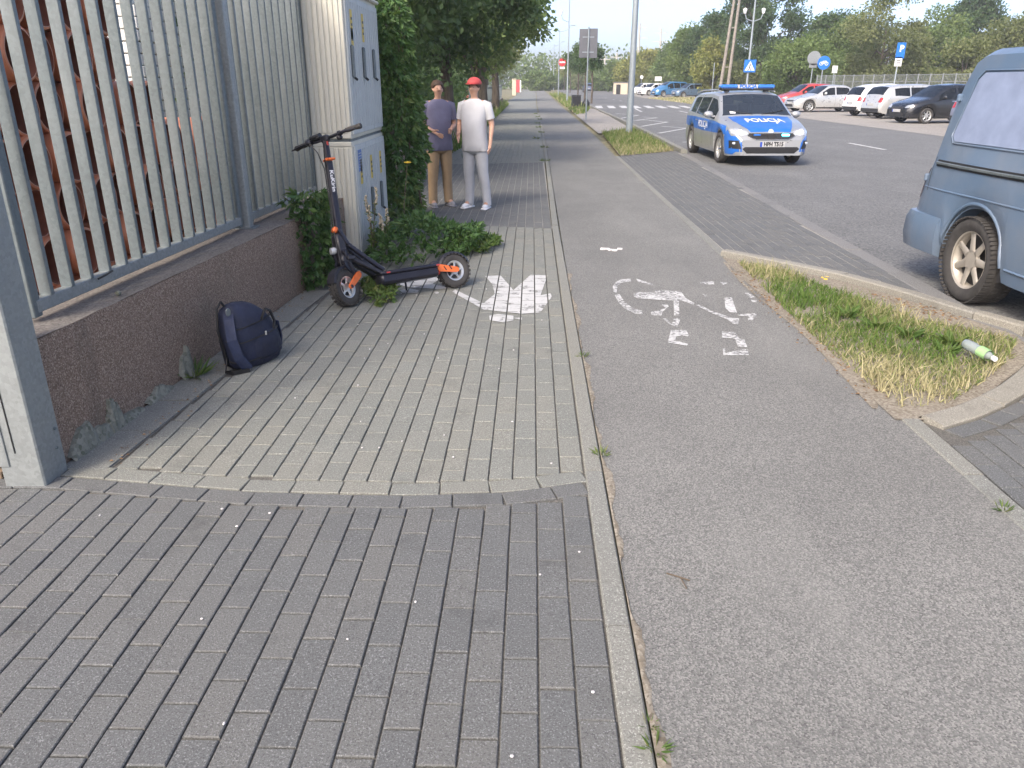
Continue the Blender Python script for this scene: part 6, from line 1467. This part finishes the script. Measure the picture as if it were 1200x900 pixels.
MB().lathe([(0, -.01), (.44, -.01), (.44, .01), (0, .01)], (.0, -.06, zf(67.5)), 'y', 24).build('disc', M['galv_light'], t); MB().box((-.02, -.06, zf(76.5)), (.5, .02, .26)).build('plate', M['galv_light'], t)
t, zf = post_sign('cycle_sign', 'round blue cycle path sign on a thin post', 961.5, 100, 55, 66)
zc = zf(73); MB().lathe([(0, -.01), (.42, -.01), (.42, .01), (0, .01)], (.0, -.06, zc), 'y', 28).build('disc', M['sign_blue'], t)
b = MB()
for sx in (-.17, .17): b.lathe([(.085, -.004), (.115, -.004)], (sx, -.078, zc - .05), 'y', 18)
for p0, p1 in (((-.17, -.05), (-.06, .1)), ((-.06, .1), (.1, .1)), ((.1, .1), (.0, -.05)), ((.0, -.05), (-.06, .1)), ((.1, .14), (.17, -.05)), ((-.17, -.05), (0, -.05))): b.beam((p0[0], -.079, zc + p0[1]), (p1[0], -.079, zc + p1[1]), .03, .004, up=(0, 1, 0))
b.build('bicycle_symbol', M['sign_white'], t)
t, zf = post_sign('small_sign', 'small white rectangular sign on a short post by the lot fence', 975.5, 99, 57, 77, .03)
MB().box((0, -.05, zf(80.8)), (.34, .02, .46)).build('panel', M['sign_white'], t)
t, zf = post_sign('parking_sign', 'blue parking sign with white plate below on a tall post', 1047, 103, 42, 50)
MB().box((.03, -.05, zf(58.5)), (.42, .02, .72)).build('panel', M['sign_blue'], t); MB().box((.0, -.05, zf(71.5)), (.34, .02, .42)).build('plate', M['sign_white'], t)
Vt, F = text_mesh('P', .42, .012); b = MB(); b.add([(v[0] + .06, -.064, zf(56.5) + v[1]) for v in Vt], F); b.build('lettering', M['sign_white'], t)
b = MB(); b.box((0, -.063, zf(71.5) + .04), (.2, .004, .05)); b.box((0, -.063, zf(71.5) - .06), (.2, .004, .05)); b.build('plate_symbol', M['black'], t)
t, zf = post_sign('far_round_sign', 'small round white sign above the far white cars', 751, 106, 112, 88); MB().lathe([(0, -.01), (.22, -.01), (.22, .01), (0, .01)], (0, -.06, zf(90)), 'y', 18).build('disc', M['sign_white'], t)
t, zf = post_sign('white_board', 'white rectangular board on a post above the far white cars', 770.5, 106, 113, 93); MB().box((0, -.06, zf(92)), (.9, .03, .55)).build('panel', M['sign_white'], t)
pole('thin_post', 'thin grey post behind the steel blue hatchback', 835, 100, 3.3, .05, .04, 'pole', Dst=78)
# leaning double wooden pole and distant power line poles
x, y = atY(847, 100, 82)[:2]; t = thing('double_pole', 'tall pale double wooden utility pole leaning together at the top', 'utility pole', (x, y, -.03))
for dx0, dx1 in ((-.3, .62), (.45, 1.0)): MB().tube([(dx0, 0, 0), (dx1, 0, 13)], [.16, .11], 9).build('shaft', M['pole_wood'], t)
for z in (3, 6.5): MB().beam((lerp(-.3, .62, z / 13), 0, z), (lerp(.45, 1.0, z / 13), 0, z), .09, .09).build('tie', M['pole_wood'], t)
for px, top, Dst, lb in ((750, 27, 150, 'distant concrete power pole with crossarms behind the tall steel pole'), (775, 33, 165, 'thin distant power pole with three crossarms'), (709, 65, 180, 'small distant power pole above the far road'), (723, 62, 170, 'faint distant power pole left of the steel pole')):
    q = atY(px, top, Dst); t = thing('power_pole', lb, 'utility pole', (q[0], Dst, -.06), 0, 'distant power poles'); h = q[2] + .06
    MB().tube([(0, 0, 0), (0, 0, h)], [.28, .16], 8).build('shaft', M['concrete'], t)
    for k in range(3 if px == 775 else 2): MB().box((0, 0, h - .8 - 1.6 * k), (2.6 + .5 * k, .12, .14)).build('crossarm', M['concrete'], t)
t = pole('concrete_post', 'pale concrete post standing beyond the grey sign board', 694, 106.0, 6.2, .14, .12, 'pole', 'concrete')
# litter bin
x, y = gpt(675, 127); t = thing('litter_bin', 'dark slatted street litter bin beside the cycle path', 'litter bin', (x, y, 0), .1)
MB().box((0, 0, .42), (.48, .44, .62), bev=.02).build('liner', M['trim'], t); 
for k in range(7): MB().box((-.24 + .08 * k, -.24, .42), (.05, .025, .68), bev=.004).build('slat', M['dark_metal'], t); MB().box((-.26, -.21 + .07 * k, .42), (.025, .045, .68), bev=.004).build('slat', M['dark_metal'], t)
MB().box((0, 0, .79), (.56, .54, .05), bev=.01).build('lid', M['dark_metal'], t); MB().box((0, 0, .06), (.12, .12, .12)).build('foot', M['dark_metal'], t)
b = MB(); superloft(b, [(0, .2, .2, 0, 0), (.1, .27, .26, 0, 0), (.35, .24, .24, .02, 0), (.5, .12, .12, .03, 0), (.6, .05, .05, .03, 0)], 20, 2.2, .05); o = b.build('rubbish_bag', M['trim'], None, smooth=60); o.location = (x + .62, y + .3, 0); tag(o, 'black rubbish bag standing beside the litter bin', 'bag')
# welded mesh fence round the lot
mf = thing('lot_fence', 'pale steel mesh fence behind the cars parked across the road', 'fence')
FP0, FP1 = np.array(atY(957, 97, 61)[:2]), np.array(atY(1135, 97, 48)[:2])
for i in range(15):
    p = FP0 + (FP1 - FP0) * i / 14; MB().box((p[0], p[1], 1.0), (.08, .08, 2.1)).build('post', M['galv_light'], mf)
    if i < 14:
        q = FP0 + (FP1 - FP0) * (i + 1) / 14
        for z in (.25, .7, 1.15, 1.6, 2.0): MB().beam((p[0], p[1], z), (q[0], q[1], z), .035, .035).build('rail', M['galv_light'], mf)
        b = MB(); [b.beam((*(p + (q - p) * s_), .2), (*(p + (q - p) * s_), 2.0), .018, .018) for s_ in np.linspace(.06, .94, 9)]; o = b.build('mesh_wires', M['galv_light'], mf); o['kind'] = 'stuff'
# things along the far left of the footpath
M['cream_wall'] = plain('cream_render', (.52, .45, .34), .85, var=.1); M['red_board'] = plain('red_board', (.42, .06, .07), .6, var=.15)
x, y = gpt(602.5, 112); t = thing('gate_pillar', 'cream gate pillar far along the low wall', 'pillar', (x, y, 0)); MB().box((0, 0, .95), (.5, .5, 1.9), bev=.03).build('shaft', M['cream_wall'], t); MB().box((0, 0, 1.95), (.6, .6, .1), bev=.02).build('cap', M['cream_wall'], t)
x, y = gpt(607.5, 111); t = thing('red_banner', 'red and white board fixed beside the gate pillar', 'board', (x, y, 0)); MB().box((-.1, 0, 1.1), (.62, .06, 1.6), bev=.01).build('panel', M['red_board'], t); MB().box((.28, -.04, 1.1), (.16, .05, 1.5)).build('stripe', M['sign_white'], t); [MB().box((s_, .05, .6), (.06, .06, 1.2)).build('leg', M['galv'], t) for s_ in (-.35, .3)]
x, y = -6.0, 62; simple_car(HATCH, 'yard_car', 'red car standing behind the low wall in the yard', 'car', (x + .2, y, -.03), math.radians(60), M['p_red'], None)
# kiosk-like cream wall beside the far road
q = atY(727, 103, 120); t = thing('roadside_hut', 'low tan hut beside the far road behind the steel pole', 'building', (q[0], 120, -.06)); MB().box((0, 0, .8), (1.9, 2, 1.6), bev=.03).build('wall', M['cream_wall'], t); MB().box((0, 0, 1.66), (2.1, 2.2, .1), bev=.02).build('roof', M['sign_back'], t); MB().box((-.4, -1.02, .7), (.6, .06, 1.3)).build('door', M['trim'], t)
# ================================================================== air
m = bpy.data.materials.new('haze_air'); m.use_nodes = True; t = m.node_tree
for n_ in list(t.nodes):
    if n_.type == 'BSDF_PRINCIPLED': t.nodes.remove(n_)
pv = N(t, 'ShaderNodeVolumePrincipled'); pv.inputs['Color'].default_value = (.95, .97, 1, 1); pv.inputs['Density'].default_value = .0009; pv.inputs['Anisotropy'].default_value = .1
t.links.new(pv.outputs[0], t.nodes['Material Output'].inputs['Volume'])
b = MB(); b.box((0, 600, 8.4), (1900, 1900, 19)); hz = b.build('haze', m); tag(hz, 'thin pale summer haze filling the air over the street', 'haze', kind='stuff')
